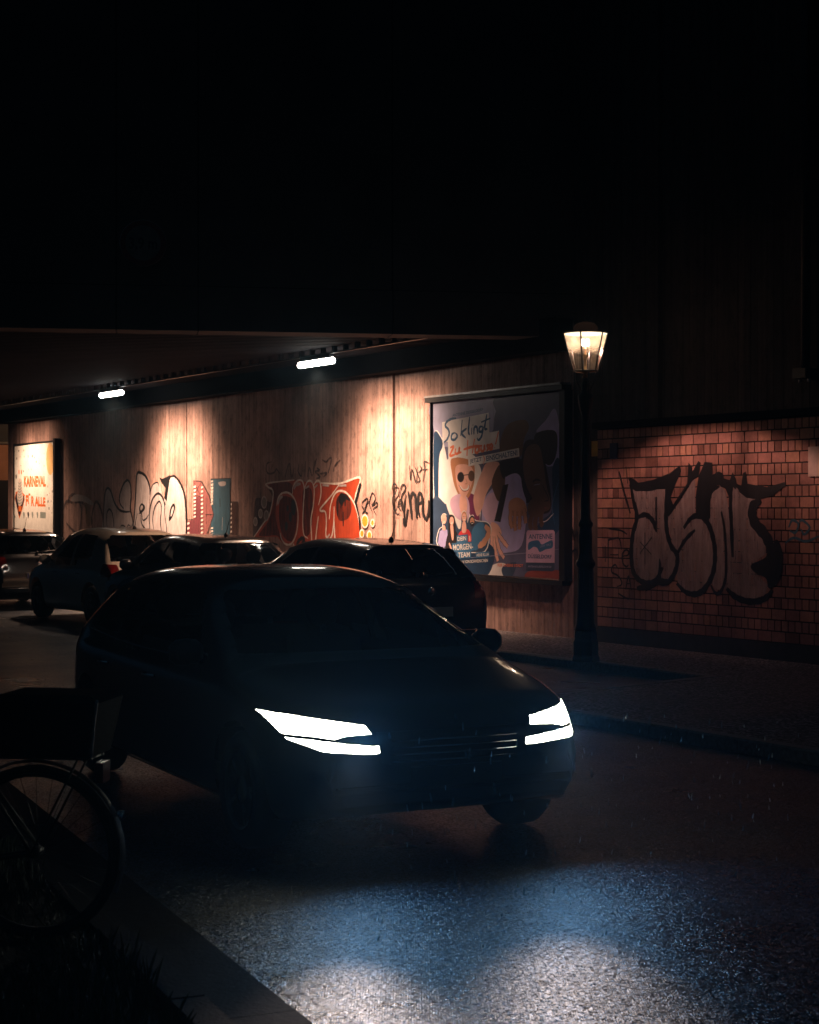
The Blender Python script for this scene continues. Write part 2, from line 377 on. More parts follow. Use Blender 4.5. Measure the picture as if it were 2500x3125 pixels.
# near kerb, lower left
K0 = Vector((-.70, 5.99, 0)); KD = Vector((-.40, .92, 0)).normalized(); KN = Vector((-KD.y, KD.x, 0))
a, b = K0 - KD * 8, K0 + KD * 30
kerbline('kerb', [tuple((a + KN * .02))[:2], tuple((b + KN * .02))[:2]], .14, .10, plain('wet dark kerb', (.014, .017, .022), .8, spec=.12, var=.4, vscale=25, bump=.004), side=1)
kerbline('gutter', [tuple((a - KN * .32))[:2], tuple((b - KN * .32))[:2]], .30, .006, plain('gutter stone', (.010, .012, .016), .8, spec=.12, var=.4, vscale=20, bump=.003), side=1, unit=2)
strip('verge', [tuple(p)[:2] for p in (a + KN * .17, b + KN * .17, b + KN * 12, a + KN * 12)], 0, .07, plain('soil', (.02, .017, .013), .95, var=.4, bump=.01, bscale=20))
# grass on the verge
mb = MB(); gm = plain('grass blades', (.035, .055, .03), .6, var=.4, vscale=4)
for i in range(16000):
    t = random.uniform(-5.6, 5); q = .19 + random.random() ** 1.3 * 2.6
    p = K0 + KD * t + KN * q; p.z = .07
    if p.y < 3: continue
    h = random.uniform(.04, .13) * (1 + .6 * math.sin(t * 3 + q * 4)); a_ = random.uniform(0, 6.28); le = random.uniform(.01, .06)
    d = Vector((math.cos(a_), math.sin(a_), 0)); e = Vector((-d.y, d.x, 0)) * random.uniform(.002, .005)
    mb.add([p - e, p + e, p + d * le * .5 + Vector((0, 0, h * .7)) + e * .7, p + d * le + Vector((0, 0, h))], [(0, 1, 2), (0, 2, 3)], gm)
tag(mb.build('grass'), 'short dark grass growing on the verge behind the near kerb', 'grass', kind='stuff')
mb = MB()
for i in range(70):
    t = random.uniform(-.3, .3); q = random.uniform(.75, 1.25)
    if random.random() < .5: t = random.uniform(.12, .22); q = random.uniform(.72, .84)
    p = K0 + KD * (t + .25) + KN * q; p.z = random.uniform(.10, .17)
    rot = Matrix.Rotation(random.uniform(0, 6.28), 3, 'Z') @ Matrix.Rotation(random.uniform(-.7, .7), 3, 'X')
    sc = random.uniform(.014, .026)
    vs = [p + rot @ (Vector(v) * sc) for v in ((-1, 0, 0), (-.3, .6, .1), (.5, .5, 0), (1, 0, .15), (.5, -.5, 0), (-.3, -.6, .1))]
    mb.add(vs, [(0, 1, 2, 3, 4, 5)], M['amber'])
tag(mb.build('fallen_leaves'), 'scatter of orange fallen leaves lying on the grass verge', 'leaves', kind='stuff')

# ---------------------------------------------------------------- abutment wall (board formed)
SE = smid(25); SJ1 = smid(570); SJ2a = smid(1176); SJ2b = smid(1200); SB = smid(1838); SK = smid(2018)
wall = empty('abutment_wall', W3(0, 0, 0) * 0, label='long board-formed concrete abutment wall covered in graffiti under the bridge', cat='wall')
def planks(name, s0, s1, z0, z1, pitch, mat, depth=.004, base=0.0, parent=wall, back=-.4):
    mb = MB(); x = s0
    mb.wbox(s0 + .002, s1 - .002, z0, z1, back, base - .006, mat)
    while x < s1 - 1e-6:
        wd = min(pitch * random.uniform(.75, 1.3), s1 - x)
        d = base + random.uniform(0, depth)
        mb.wbox(x + .003, x + wd - .001, z0, z1, base - .007, d, mat)
        x += wd
    return mb.build(name, parent)
planks('wall_panel', SJ1 + .012, SE, .08, 4.3, .09, M['wall'], .0016)
planks('wall_panel', SJ2b + .01, SJ1 - .012, .08, 4.3, .09, M['wall'], .0016)
planks('wall_panel', SJ2a * 0 + SJ2b - .17, SJ2b - .01, .08, 4.3, .17, M['wall'], .002, -.03)
planks('wall_panel', smid(1752), SJ2b - .18, .08, 4.3, .10, M['wall'], .007)
mb = MB(); mb.wbox(-20, SE - .002, .0, 9.5, -1.0, -.41, M['sooty']); mb.build('wall_core', wall)
mb = MB(); mb.wbox(SE - .35, SE, .0, 4.3, -.395, -.04, M['sooty']); mb.build('wall_end', wall)
planks('retaining_panel', SB, smid(1752) - .02, .08, 9.5, .12, M['sooty'], .006, .02)
planks('retaining_panel', SK + .03, SB - .004, 2.6, 9.5, .12, M['sooty'], .006, .02)
planks('retaining_panel', -20, SK - .03, 2.6, 9.5, .12, M['sooty'], .006, .0)
mb = MB(); mb.wbox(smid(1752) + .01, SE, 3.93, 4.36, .012, .34, M['beam']); mb.build('bearing_beam', wall)

# glazed brick facing, brick by brick
m, nt, b = newmat('glazed brick'); M['brick'] = m
inp(b, 'Roughness', .35); inp(b, 'Specular IOR Level', .4)
g = nt.nodes.new('ShaderNodeNewGeometry'); cr = nt.nodes.new('ShaderNodeValToRGB')
nt.links.new(g.outputs['Random Per Island'], cr.inputs[0])
cr.color_ramp.elements[0].color = (.15, .072, .056, 1); cr.color_ramp.elements[1].color = (.38, .19, .155, 1)
e = cr.color_ramp.elements.new(.16); e.color = (.26, .13, .105, 1); e = cr.color_ramp.elements.new(.5); e.color = (.34, .17, .14, 1)
e = cr.color_ramp.elements.new(.8); e.color = (.36, .19, .13, 1)
v = wallspace(nt, 1, 1); k = mathn(nt, 'MULTIPLY', maprange(nt, noise(nt, v, 1.3, 6, .65).outputs['Fac'], .35, .6, .55, 1.15).outputs[0],
                                   maprange(nt, noise(nt, wallspace(nt, 30, 20), 1, 5, .7).outputs['Fac'], .3, .7, .8, 1.15).outputs[0])
sc = nt.nodes.new('ShaderNodeVectorMath'); sc.operation = 'SCALE'
nt.links.new(cr.outputs[0], sc.inputs[0]); nt.links.new(k.outputs[0], sc.inputs['Scale']); nt.links.new(sc.outputs[0], b.inputs['Base Color'])
M['mortar'] = plain('dark mortar', (.008, .007, .007), .9)
bw = empty('brick_wall', label='glazed brick facing wall with a dark cap beside the street lantern', cat='wall')
S0 = smid(1842); mb = MB(); mb2 = MB()
course = .1275; nrow = 20; ztop = .30 + course * nrow
mb2.wbox(-20, S0, .08, ztop + .02, .03, BO - .007, M['mortar']); mb2.build('mortar_bed', bw)
for r in range(nrow):
    z0 = .30 + r * course; hdr = (nrow - 1 - r) % 2 == 0
    x = S0 - .035 - (0 if hdr else .055); L = .108 if hdr else .222
    if not hdr: mb.wbox(S0 - .085, S0 - .004, z0 + .005, z0 + course - .006, BO - .04, BO, M['brick']); x = S0 - .089
    else: x = S0 - .004
    while x > -14:
        l = L; a0 = x - l + .014
        d = random.uniform(-.001, .001)
        mb.wbox(a0, x, z0 + .007, z0 + course - .008, BO - .04, BO + d, M['brick']); x -= l
mb.build('bricks', bw)
mb = MB(); mb.wbox(-20, S0 + .04, ztop + .012, ztop + .09, .031, BO + .06, M['beam']); mb.build('cap', bw)
mb = MB(); mb.wbox(-20, S0 + .004, .09, .295, .031, BO + .03, plain('plinth', (.03, .027, .025), .9, var=.3)); mb.build('plinth', bw)

# ---------------------------------------------------------------- bridge
FP = Vector((2.3, 22.9 + .16 * .15, 0))      # where the bridge edge meets the wall
def B3(a_, b_, z): v = FP + GD * a_ + GB * b_; return Vector((v.x, v.y, z))
bridge = empty('road_bridge', label='wide dark concrete bridge with a corrugated underside spanning the road', cat='bridge')
def bbox(mb, a0, a1, b0, b1, z0, z1, mat):
    vs = [B3(x, y, z) for x in (a0, a1) for y in (b0, b1) for z in (z0, z1)]
    mb.add(vs, [(0, 1, 3, 2), (4, 6, 7, 5), (0, 4, 5, 1), (2, 3, 7, 6), (0, 2, 6, 4), (1, 5, 7, 3)], mat)
mb = MB(); x = 0.0
xs = [-.0, -2.55, -5.1, -6.15, -8.7, -11.3, -13.9, -16.5, -19.1, -26]
for i in range(len(xs) - 1):
    bbox(mb, xs[i + 1] + .012, xs[i] - .012, .04 + random.uniform(0, .004), .5, 4.72, 8.8, M['fascia'])
    bbox(mb, xs[i + 1] + .012, xs[i] - .012, 0 + random.uniform(0, .003), .5, 4.13, 4.70, M['fascia'])
bbox(mb, -26, .0, .06, .49, 4.135, 8.79, M['beam'])
mb.build('edge_girder', bridge)
mb = MB(); bbox(mb, -26, 0, -.06, .55, 8.81, 9.1, M['fascia']); mb.build('coping', bridge)
mb = MB()                                    # corrugated underside
pitch = .22; nb = int(20.5 / pitch)
zc = 4.235
for i in range(nb):
    b0 = .5 + i * pitch
    for (p0, z_0), (p1, z_1) in (((0, 0), (.08, 0)), ((.08, 0), (.11, .05)), ((.11, .05), (.19, .05)), ((.19, .05), (.22, 0))):
        def xw(bb):     # where this line meets the wall
            q = FP + GB * bb; t = (P0 - q).dot(N) / GD.dot(N); return t
        mb.add([B3(-34, b0 + p0, zc + z_0), B3(xw(b0 + p0), b0 + p0, zc + z_0), B3(xw(b0 + p1), b0 + p1, zc + z_1), B3(-34, b0 + p1, zc + z_1)], [(0, 1, 2, 3)], M['slats'])
mb.build('corrugated_soffit', bridge)
mb = MB(); bbox(mb, -34, 8, .51, 21.5, 4.40, 5.2, M['fascia']); mb.build('deck', bridge)

# ceiling lamps
LC = (1.0, .61, .40)
tubes = []
fix = None
names = ['lit strip lamp under the bridge nearest the street lantern',
         'lit strip lamp under the bridge farther left, above the silver graffiti']
for i in range(3):
    s_ = 2.42 + i * 8.12; o_ = 1.45
    c = W3(s_, 4.03, o_)
    if i < 2:
        f = empty('ceiling_lamp', c, math.atan2(U.y, U.x), names[i], 'lamp', 'strip lamps under the bridge')
        mb = MB(); mb.box((-.46, -.035, .05), (.46, .035, .105), M['beam']); mb.build('housing', f)
        mb = MB(); mb.lathe([(.001, -.54), (.03, -.535), (.050, -.51), (.050, .51), (.03, .535), (.001, .54)], emit('lit diffuser', (1, .95, .84), 22) if i == 0 else fixm, 16, Matrix.Rotation(R(90), 4, 'Y'))
        fixm = mb.mats[0]; mb.build('diffuser', f)
    sl = lamp('SPOT', 'strip_lamp_light', c + Vector((0, 0, -.06)), LC, [2900, 2600, 760][i], target=c + Vector((0, 0, -3)), spot_size=R(176), spot_blend=.05, shadow_soft_size=.12)
    shape_light(sl, (0, 0, -1), .02, .80, .06, 1.0, lat=U, side=-N, srange=(-.74, 0, .03, 1))
# cable tray joining the lamps
mb = MB(); mb.wbox(-1.0, 19.5, 4.135, 4.155, 1.43, 1.48, M['metal'])
for i in range(60):
    s_ = -.9 + i * .34; mb.wbox(s_, s_ + .05, 4.155, 4.26, 1.42, 1.49, M['metal'])
mb.build('cable_conduit', bridge)

# height limit sign "3,9 m"
q = Vector(((437 - 1250) / F, 1, 0)); t = (FP.dot(GB)) / q.dot(GB); pc = q * t
sg = empty('height_limit_sign', (pc.x, pc.y, EYE + (1558 - 745) / F * pc.y) , math.atan2(GD.y, GD.x), 'round red-ringed height limit sign on the dark bridge edge', 'sign')
sg.location = Vector(sg.location) - GB * .09
mb = MB(); mx = Matrix.Rotation(R(90), 4, 'X')
mb.lathe([(.30, -.012), (.30, .0)], M['steel'], 48, mx); mb.build('backing_disc', sg)
mb = MB(); mb.lathe([(.292, .003), (.225, .003)], plain('sign red', (.12, .01, .01), .5), 48, mx, cap=False); mb.build('red_ring', sg)
mb = MB(); mb.lathe([(.224, .0028), (.001, .0028)], plain('sign white', (.14, .13, .125), .6, var=.3), 48, mx, cap=False)
mb.build('sign_face', sg)
vs, fs = textmesh('3,9 m', .02); x0 = min(v[0] for v in vs); x1 = max(v[0] for v in vs); h = max(v[1] for v in vs)
k = .36 / (x1 - x0); mb = MB(); mb.add([((v[0] - (x0 + x1) / 2) * k, -.006, (v[1] - h / 2) * k * 1.25) for v in vs], fs, M['plastic']); mb.build('lettering', sg)

# building beyond the bridge
fb = empty('brick_building', (-15, 62, 0), R(-6), 'sodium-lit brick building seen beyond the far end of the wall', 'building')
fm = plain('far facade', (.48, .25, .16), .9, var=.25, vscale=1)
mb = MB(); mb.box((-16, 0, 0), (6, 8, 11), fm); mb.build('wall', fb)
for i in range(6):
    for j in range(3):
        mb = MB(); mb.box((-14 + i * 3.3, -.06, 1.1 + j * 3.2), (-12.7 + i * 3.3, -.01, 2.9 + j * 3.2), M['plastic']); mb.box((-14.1 + i * 3.3, -.12, 1.02 + j * 3.2), (-12.6 + i * 3.3, -.002, 1.09 + j * 3.2), M['kerb']); mb.build('window', fb)
lamp('SPOT', 'far_street_light', (-15, 56, 6), (1, .5, .22), 420, target=(-15, 62, 3.6), spot_size=R(110), spot_blend=.6, shadow_soft_size=.2)

# ================================================================ GRAFFITI
o1 = .012
# silver piece by the joint
g = Paint(0, 1250, .40580, o1); K = M['black']; SV = M['silver']
g.poly([(778, 935), (785, 760), (790, 640), (807, 590), (838, 610), (872, 700), (900, 745), (902, 650), (930, 560), (958, 530), (980, 570), (986, 650), (976, 760), (992, 820), (985, 935)], SV)
g.poly([(997, 935), (1010, 800), (1020, 640), (1030, 490), (1062, 478), (1100, 510), (1125, 580), (1124, 700), (1120, 840), (1130, 935)], SV)
g.poly([(1128, 940), (1130, 700), (1140, 590), (1168, 552), (1200, 560), (1222, 640), (1235, 760), (1240, 1000), (1215, 1000)], SV)
g.poly([(1215, 1010), (1222, 760), (1250, 620), (1285, 515), (1335, 525), (1372, 600), (1395, 720), (1402, 900), (1398, 1015)], SV)
T = .055
g.line([(777, 930), (781, 760), (789, 640), (806, 592), (832, 610), (862, 700), (897, 752), (935, 768), (978, 768)], T, K)
g.line([(930, 745), (903, 705), (900, 650), (925, 570), (957, 531), (980, 562), (986, 650), (980, 740), (990, 790), (1000, 850), (984, 900)], T, K)
g.line([(806, 900), (804, 790), (820, 750), (842, 770), (854, 840), (858, 925)], T * .8, K)
g.line([(900, 905), (915, 872), (940, 880), (950, 905), (965, 868), (985, 880)], T * .6, K)
g.line([(1000, 930), (1012, 780), (1022, 620), (1030, 488), (1062, 476), (1100, 507), (1126, 580), (1128, 640)], T * 1.1, K)
g.poly([(1048, 735), (1066, 705), (1088, 722), (1088, 752), (1062, 778), (1050, 770)], K)
g.poly([(1058, 730), (1068, 720), (1078, 732), (1070, 752), (1058, 758)], SV)
g.line([(1045, 780), (1065, 782), (1075, 830), (1100, 820), (1118, 790)], T * .6, K)
g.line([(1060, 790), (1068, 860), (1100, 905), (1112, 930)], T * .8, K)
g.line([(1130, 620), (1150, 566), (1186, 548), (1198, 580)], T * .5, K)
g.line([(1130, 935), (1124, 800), (1142, 690), (1182, 632), (1218, 650), (1236, 700), (1242, 750)], T * .9, K)
g.line([(1160, 930), (1150, 820), (1166, 735), (1200, 690), (1215, 740), (1208, 850), (1222, 960)], T * .7, K)
g.poly([(1200, 508), (1222, 520), (1255, 505), (1283, 490), (1272, 560), (1254, 690), (1236, 665), (1246, 590), (1210, 540)], K, False)
g.line([(1286, 505), (1310, 500), (1345, 535), (1382, 620), (1398, 740), (1402, 890), (1396, 1005)], T, K)
g.poly([(1272, 815), (1284, 740), (1308, 706), (1318, 735), (1300, 800), (1276, 838)], K)
g.poly([(1284, 800), (1292, 750), (1306, 728), (1308, 750), (1294, 796)], SV)
g.line([(1245, 690), (1240, 780), (1255, 900), (1250, 1000)], T * .5, K)
g.line([(1258, 1005), (1262, 950), (1278, 960), (1275, 1005)], T * .6, K)
g.build('graffiti', wall, 'silver graffiti letters outlined in thick black left of the wall joint')
# faded tag left of it
g = Paint(0, 1250, .40580, o1); KF = M['blackfaint']
for L_ in ([(500, 855), (535, 895), (575, 930), (600, 900), (612, 760), (590, 680), (555, 640), (520, 660), (508, 720)], [(700, 920), (690, 820), (716, 700), (745, 715), (770, 790), (775, 850)],
           [(560, 700), (600, 690), (640, 720), (655, 790)], [(470, 760), (500, 690), (545, 700)], [(520, 950), (570, 935), (600, 960)]):
    g.line(L_, .07, KF)
g.poly([(640, 700), (670, 690), (680, 780), (700, 850), (660, 880), (640, 800)], M['olive'])
g.poly([(560, 640), (640, 650), (700, 700), (690, 720), (620, 690), (540, 690)], M['silver'])
g.build('graffiti', wall, 'faded grey and yellow graffiti tag beside the white poster')
# arrow and ladder blocks
g = Paint(0, 1250, .40580, o1)
g.poly([(1408, 972), (1408, 840), (1452, 826), (1455, 650), (1512, 655), (1512, 966)], M['maroon'], False)
g.poly([(1455, 535), (1515, 540), (1570, 640), (1608, 790), (1560, 930), (1538, 964), (1513, 966), (1513, 655), (1455, 640)], M['rose'], False)
for L_ in ([(1455, 645), (1455, 535), (1515, 540), (1572, 645), (1608, 790), (1562, 925), (1538, 964)], [(1455, 540), (1505, 640)], [(1515, 545), (1460, 640), (1512, 655)], [(1512, 655), (1512, 960)],
           [(1550, 660), (1552, 860)], [(1545, 790), (1606, 790)], [(1408, 830), (1452, 826)], [(1598, 720), (1592, 530)]):
    g.line(L_, .022, K, False)
def dashes(g, x, y0, y1, n, w_, h_, m_, lean=.3):
    for i in range(n):
        y = y0 + (y1 - y0) * i / (n - 1)
        g.poly([(x, y), (x + w_, y - h_ * lean), (x + w_, y + h_ * (1 - lean)), (x, y + h_)], m_, False, step=None)
    g.layer += 1
dashes(g, 1458, 575, 800, 9, 16, 14, M['white']); dashes(g, 1513, 580, 950, 13, 16, 14, M['white']); dashes(g, 1412, 850, 960, 4, 16, 16, M['white']); dashes(g, 1590, 535, 700, 7, 16, 13, M['white'])
g.build('graffiti', wall, 'maroon and pink arrow shape painted with small white dashes')
g = Paint(600, 1050, .40580, o1)
g.poly([(106, 1016), (256, 1008), (252, 1120), (250, 1458), (104, 1462), (108, 1300), (128, 1275), (108, 1200)], M['bluep'], False)
g.poly([(165, 1040), (215, 1034), (216, 1062), (180, 1068)], M['silver'])
g.line([(175, 1160), (178, 1225)], .05, K); g.line([(196, 1300), (192, 1400)], .02, SV)
g.line([(106, 1016), (256, 1010)], .03, K, False)
dashes(g, 108, 1050, 1200, 7, 18, 12, M['white']); dashes(g, 108, 1380, 1450, 4, 18, 12, M['white'])
g.build('graffiti', wall, 'upright blue painted rectangle on the wall')
g = Paint(600, 1050, .40580, o1)
g.poly([(258, 1185), (310, 1185), (308, 1458), (256, 1458)], M['darkred'], False); dashes(g, 256, 1200, 1440, 8, 10, 14, M['white'])
g.line([(258, 1185), (310, 1186), (308, 1455)], .02, K, False)
g.build('graffiti', wall, 'narrow brown painted block right of the blue rectangle')
# red piece
g = Paint(600, 1050, .40580, o1); RD = M['red']; WH = M['white']; DR = M['darkred']
g.poly([(430, 1462), (436, 1200), (470, 1155), (560, 1190), (570, 1150), (545, 1280)], M['blackfaint'])
g.poly([(532, 1047), (735, 1021), (760, 1030), (930, 1045), (1080, 1045), (1230, 1000), (1205, 1110), (1186, 1190), (1212, 1280), (1226, 1370), (1232, 1466), (1050, 1490), (905, 1510), (870, 1530), (765, 1600), (735, 1500), (690, 1515), (640, 1490), (608, 1450), (432, 1450), (520, 1335), (552, 1270), (576, 1180), (572, 1100)], RD, False)
g.poly([(540, 1060), (700, 1040), (720, 1120), (640, 1120), (600, 1200), (600, 1330), (640, 1480), (600, 1440), (470, 1440), (540, 1330), (580, 1180)], DR)
g.poly([(800, 1100), (860, 1090), (875, 1200), (860, 1400), (815, 1440), (800, 1300)], DR)
g.poly([(640, 1150), (740, 1180), (755, 1330), (720, 1480), (650, 1440), (620, 1300)], DR)
g.poly([(1060, 1150), (1130, 1130), (1165, 1210), (1150, 1300), (1080, 1330), (1050, 1250)], DR)
for x, y, rx, ry in ((676, 1370, 12, 34), (706, 1300, 12, 36), (730, 1230, 18, 60), (686, 1235, 8, 24)): g.disc(x, y, rx, ry, K)
g.poly([(1075, 1135), (1095, 1120), (1130, 1140), (1160, 1180), (1120, 1170), (1095, 1215), (1070, 1180)], K)
for x, y0, y1 in ((1062, 1170, 1290), (1088, 1140, 1230), (1104, 1260, 1370), (1118, 1150, 1220)): g.line([(x, y0), (x, y1)], .06, K)
WT = .035
for L_ in ([(735, 1022), (535, 1047), (540, 1075), (574, 1100), (574, 1170), (548, 1290), (510, 1340), (432, 1452)],
           [(606, 1215), (612, 1165), (640, 1125), (690, 1118), (735, 1160), (760, 1240), (764, 1330), (750, 1430), (715, 1500), (672, 1505), (640, 1465), (632, 1420)],
           [(722, 1130), (728, 1070), (760, 1028), (795, 1030), (812, 1090), (806, 1200), (800, 1330), (808, 1430), (840, 1462)],
           [(815, 1080), (835, 1035), (865, 1032), (886, 1090), (880, 1210), (862, 1320), (866, 1440), (872, 1530)],
           [(882, 1060), (905, 1030), (928, 1035), (938, 1090), (934, 1150), (918, 1210)],
           [(938, 1045), (1080, 1048), (1228, 1004), (1205, 1110), (1184, 1190)],
           [(1075, 1055), (1015, 1140), (930, 1245), (970, 1262), (978, 1340), (975, 1440), (1000, 1468), (1022, 1430), (1034, 1330), (1036, 1220)],
           [(1000, 1320), (1010, 1215), (1040, 1130), (1080, 1104), (1130, 1120), (1180, 1185), (1212, 1270), (1228, 1370), (1230, 1460)],
           [(918, 1295), (905, 1400), (892, 1530)], [(1036, 1320), (1040, 1420), (1046, 1490)],
           [(728, 1500), (750, 1560), (768, 1600)], [(775, 1575), (778, 1520), (812, 1516), (852, 1520), (858, 1540)]):
    g.line(L_, WT, WH)
g.poly([(1226, 1046), (1243, 1046), (1206, 1185), (1234, 1330), (1240, 1460), (1232, 1462), (1218, 1290), (1190, 1190)], K, False)
g.line([(762, 1560), (760, 1500), (790, 1462), (812, 1470), (800, 1500), (855, 1490)], .07, K)
for L_ in ([(615, 1205), (625, 1165), (650, 1145)], [(735, 1090), (750, 1060), (785, 1050)], [(820, 1085), (850, 1066)], [(890, 1080), (912, 1058)], [(950, 1060), (1000, 1066)], [(1075, 1066), (1130, 1062)], [(980, 1462), (1005, 1430)], [(1050, 1480), (1062, 1470)]):
    g.line(L_, .06, SV)
for x, y, r_ in ((511, 1190, 17), (484, 1275, 12), (528, 1290, 14), (446, 1335, 11)):
    g.disc(x, y, r_ + 5, (r_ + 5) * 2.2, SV); g.disc(x, y, r_, r_ * 2.2, M['olive'])
for x, y, r_ in ((1270, 1332, 21), (1327, 1345, 10), (1248, 1426, 12), (1304, 1440, 14)):
    g.disc(x, y, r_ + 6, (r_ + 7) * 1.9, WH); g.disc(x, y, r_, r_ * 1.9, M['orange'])
g.build('graffiti', wall, 'large rust red graffiti letters outlined in white with orange dots')
# thin tags
g = Paint(600, 1050, .40580, o1)
for L_ in ([(565, 885), (530, 900), (525, 950), (545, 975), (585, 965), (600, 940), (625, 975)], [(670, 1000), (680, 940), (700, 900), (715, 1000), (735, 930)], [(770, 900), (765, 960), (790, 990), (795, 900)],
           [(820, 880), (815, 1000)], [(835, 1000), (850, 930), (870, 990), (890, 900), (905, 860)], [(905, 930), (925, 950), (895, 960), (930, 1000), (900, 1010)], [(945, 870), (975, 885), (1000, 860), (1015, 870), (990, 970)],
           [(1035, 920), (1030, 960)], [(1080, 870), (1040, 920), (1060, 880)], [(930, 975), (980, 970), (955, 1000)]):
    g.line(L_, .035, KF)
g.build('graffiti', wall, 'thin dark scrawled tag high above the rust red piece')
g = Paint(600, 1050, .40580, o1)
for L_ in ([(1240, 1215), (1262, 1250), (1245, 1275)], [(1245, 1200), (1255, 1180), (1285, 1160), (1278, 1215), (1262, 1235)], [(1300, 1180), (1275, 1210), (1270, 1260), (1290, 1270)],
           [(1320, 1260), (1300, 1200), (1320, 1120), (1345, 1160), (1320, 1215), (1355, 1190), (1360, 1215), (1330, 1240), (1352, 1285)]): g.line(L_, .022, K)
g.build('graffiti', wall, 'small looping black tag right of the rust red piece')
g = Paint(600, 1050, .40580, o1 + .002)
for L_ in ([(1470, 1095), (1480, 1055), (1505, 1065), (1498, 1115), (1475, 1160), (1480, 1230), (1500, 1252), (1515, 1215)], [(1500, 1150), (1508, 1200)], [(1520, 1215), (1545, 1190), (1530, 1170), (1515, 1215), (1535, 1250)],
           [(1520, 1150), (1540, 1070), (1565, 1060), (1568, 1095), (1540, 1150), (1548, 1250), (1565, 1180), (1575, 1130)], [(1568, 1170), (1560, 1290), (1575, 1360)]): g.line(L_, .03, K)
g.line([(1485, 1275), (1535, 1280)], .03, M['blackfaint'])
g.build('graffiti', wall, 'black handwritten tag between the wall joint and the large poster')
g = Paint(1200, 1100, .3768, o1 + .002)
for L_ in ([(130, 845), (140, 970), (150, 880), (185, 990), (195, 860)], [(175, 860), (200, 930), (215, 970), (195, 990)], [(205, 910), (230, 880), (215, 850)], [(240, 985), (255, 880), (250, 820), (290, 830)], [(235, 885), (280, 880)]): g.line(L_, .022, K)
g.build('graffiti', wall, 'thin zigzag black tag left of the large poster')
g = Paint(1200, 1100, .3768, o1 + .002)
for L_ in ([(120, 1060), (140, 1180), (150, 1285)], [(135, 1150), (150, 1080), (175, 1090), (185, 1180), (190, 1280)], [(205, 1160), (235, 1140), (225, 1080), (205, 1090), (200, 1200), (215, 1270)], [(240, 1120), (240, 1230), (265, 1285), (285, 1230), (288, 1130)], [(120, 1200), (95, 1330), (80, 1280)]): g.line(L_, .055, K)
g.build('graffiti', wall, 'thick black letters under the zigzag tag')
g = Paint(1200, 1100, .3768, .03)
for L_ in ([(1445, 1330), (1460, 1400), (1470, 1460)], [(1440, 1560), (1480, 1530), (1500, 1580)], [(1475, 1430), (1490, 1380), (1500, 1470)]): g.line(L_, .03, K)
g.build('graffiti', wall, 'black scribble on dark concrete behind the street lantern')

# graffiti on the bricks
g = Paint(1650, 900, .5333, BO + .004); DS = M['dimsilver']; T = .075
g.poly([(515, 1085), (560, 1100), (722, 1090), (720, 1210), (722, 1340), (775, 1480), (770, 1570), (720, 1650), (640, 1655), (560, 1630), (525, 1530), (525, 1370), (552, 1270)], DS, False)
g.poly([(720, 1280), (800, 1180), (885, 1040), (885, 1260), (960, 1300), (1000, 1420), (980, 1590), (930, 1680), (880, 1710), (820, 1700), (785, 1640), (770, 1480)], DS, False)
g.poly([(965, 1290), (965, 1170), (985, 1110), (1025, 1090), (1060, 1120), (1080, 1260), (1090, 1110), (1110, 1085), (1180, 1160), (1260, 1160), (1205, 1240), (1230, 1330), (1280, 1400), (1290, 1480), (1205, 1550), (1240, 1600), (1300, 1660), (1280, 1740), (1180, 1745), (1060, 1680), (1000, 1690), (960, 1600), (1000, 1450)], DS, False)
for wd, L_ in ((T, [(515, 1070), (530, 1170), (552, 1270), (528, 1370), (520, 1480), (530, 1580), (570, 1635), (625, 1650), (665, 1625), (700, 1560)]),
    (T * .9, [(552, 1275), (600, 1258), (640, 1290), (665, 1355)]), (T * .8, [(662, 1155), (662, 1350)]),
    (T, [(722, 1100), (718, 1220), (722, 1340), (745, 1430), (782, 1490), (775, 1570), (735, 1640), (690, 1640), (600, 1690)]),
    (T, [(552, 1680), (600, 1670), (640, 1640)]),
    (T * .7, [(780, 1485), (830, 1400), (885, 1345)]), (T, [(820, 1335), (860, 1280), (910, 1262), (960, 1310), (990, 1400), (1000, 1500), (985, 1600), (940, 1680), (890, 1712), (830, 1700), (780, 1650)]),
    (T * .6, [(968, 1280), (966, 1180), (985, 1120), (1025, 1095)]), (T * .6, [(1035, 1240), (1052, 1330), (1062, 1480), (1060, 1620), (1030, 1700), (1000, 1705), (975, 1660)]),
    (T * .8, [(1085, 1150), (1092, 1300), (1100, 1500)]), (T * .6, [(1088, 1250), (1092, 1140), (1100, 1080), (1118, 1110)]),
    (T, [(1065, 1680), (1120, 1730), (1200, 1755), (1280, 1740), (1330, 1690)]),
    (T * 1.9, [(1260, 1170), (1215, 1220), (1225, 1300), (1290, 1380), (1320, 1470), (1300, 1540)]), (T * 1.1, [(510, 1085), (570, 1105), (720, 1090)]),
    (T * .5, [(450, 1010), (480, 1130), (515, 1250)]), (T * .3, [(490, 980), (500, 1080)])):
    g.line(L_, wd, K)
g.poly([(500, 1045), (540, 1055), (560, 1075), (640, 1060), (740, 1020), (800, 975), (806, 1010), (770, 1090), (745, 1160), (760, 1200), (840, 1080), (848, 960), (862, 975), (870, 1010), (905, 950), (918, 960), (905, 1040), (870, 1060), (790, 1190), (735, 1270), (718, 1240), (720, 1110), (560, 1115), (520, 1090)], K, False)
g.poly([(905, 1040), (940, 955), (985, 960), (985, 1030), (1020, 1010), (1045, 1020), (1050, 1050), (1085, 1060), (1100, 1015), (1118, 1050), (1130, 1110), (1100, 1080), (1085, 1170), (1060, 1110), (1020, 1085), (975, 1120), (960, 1180), (965, 1290), (890, 1280), (890, 1150)], K, False)
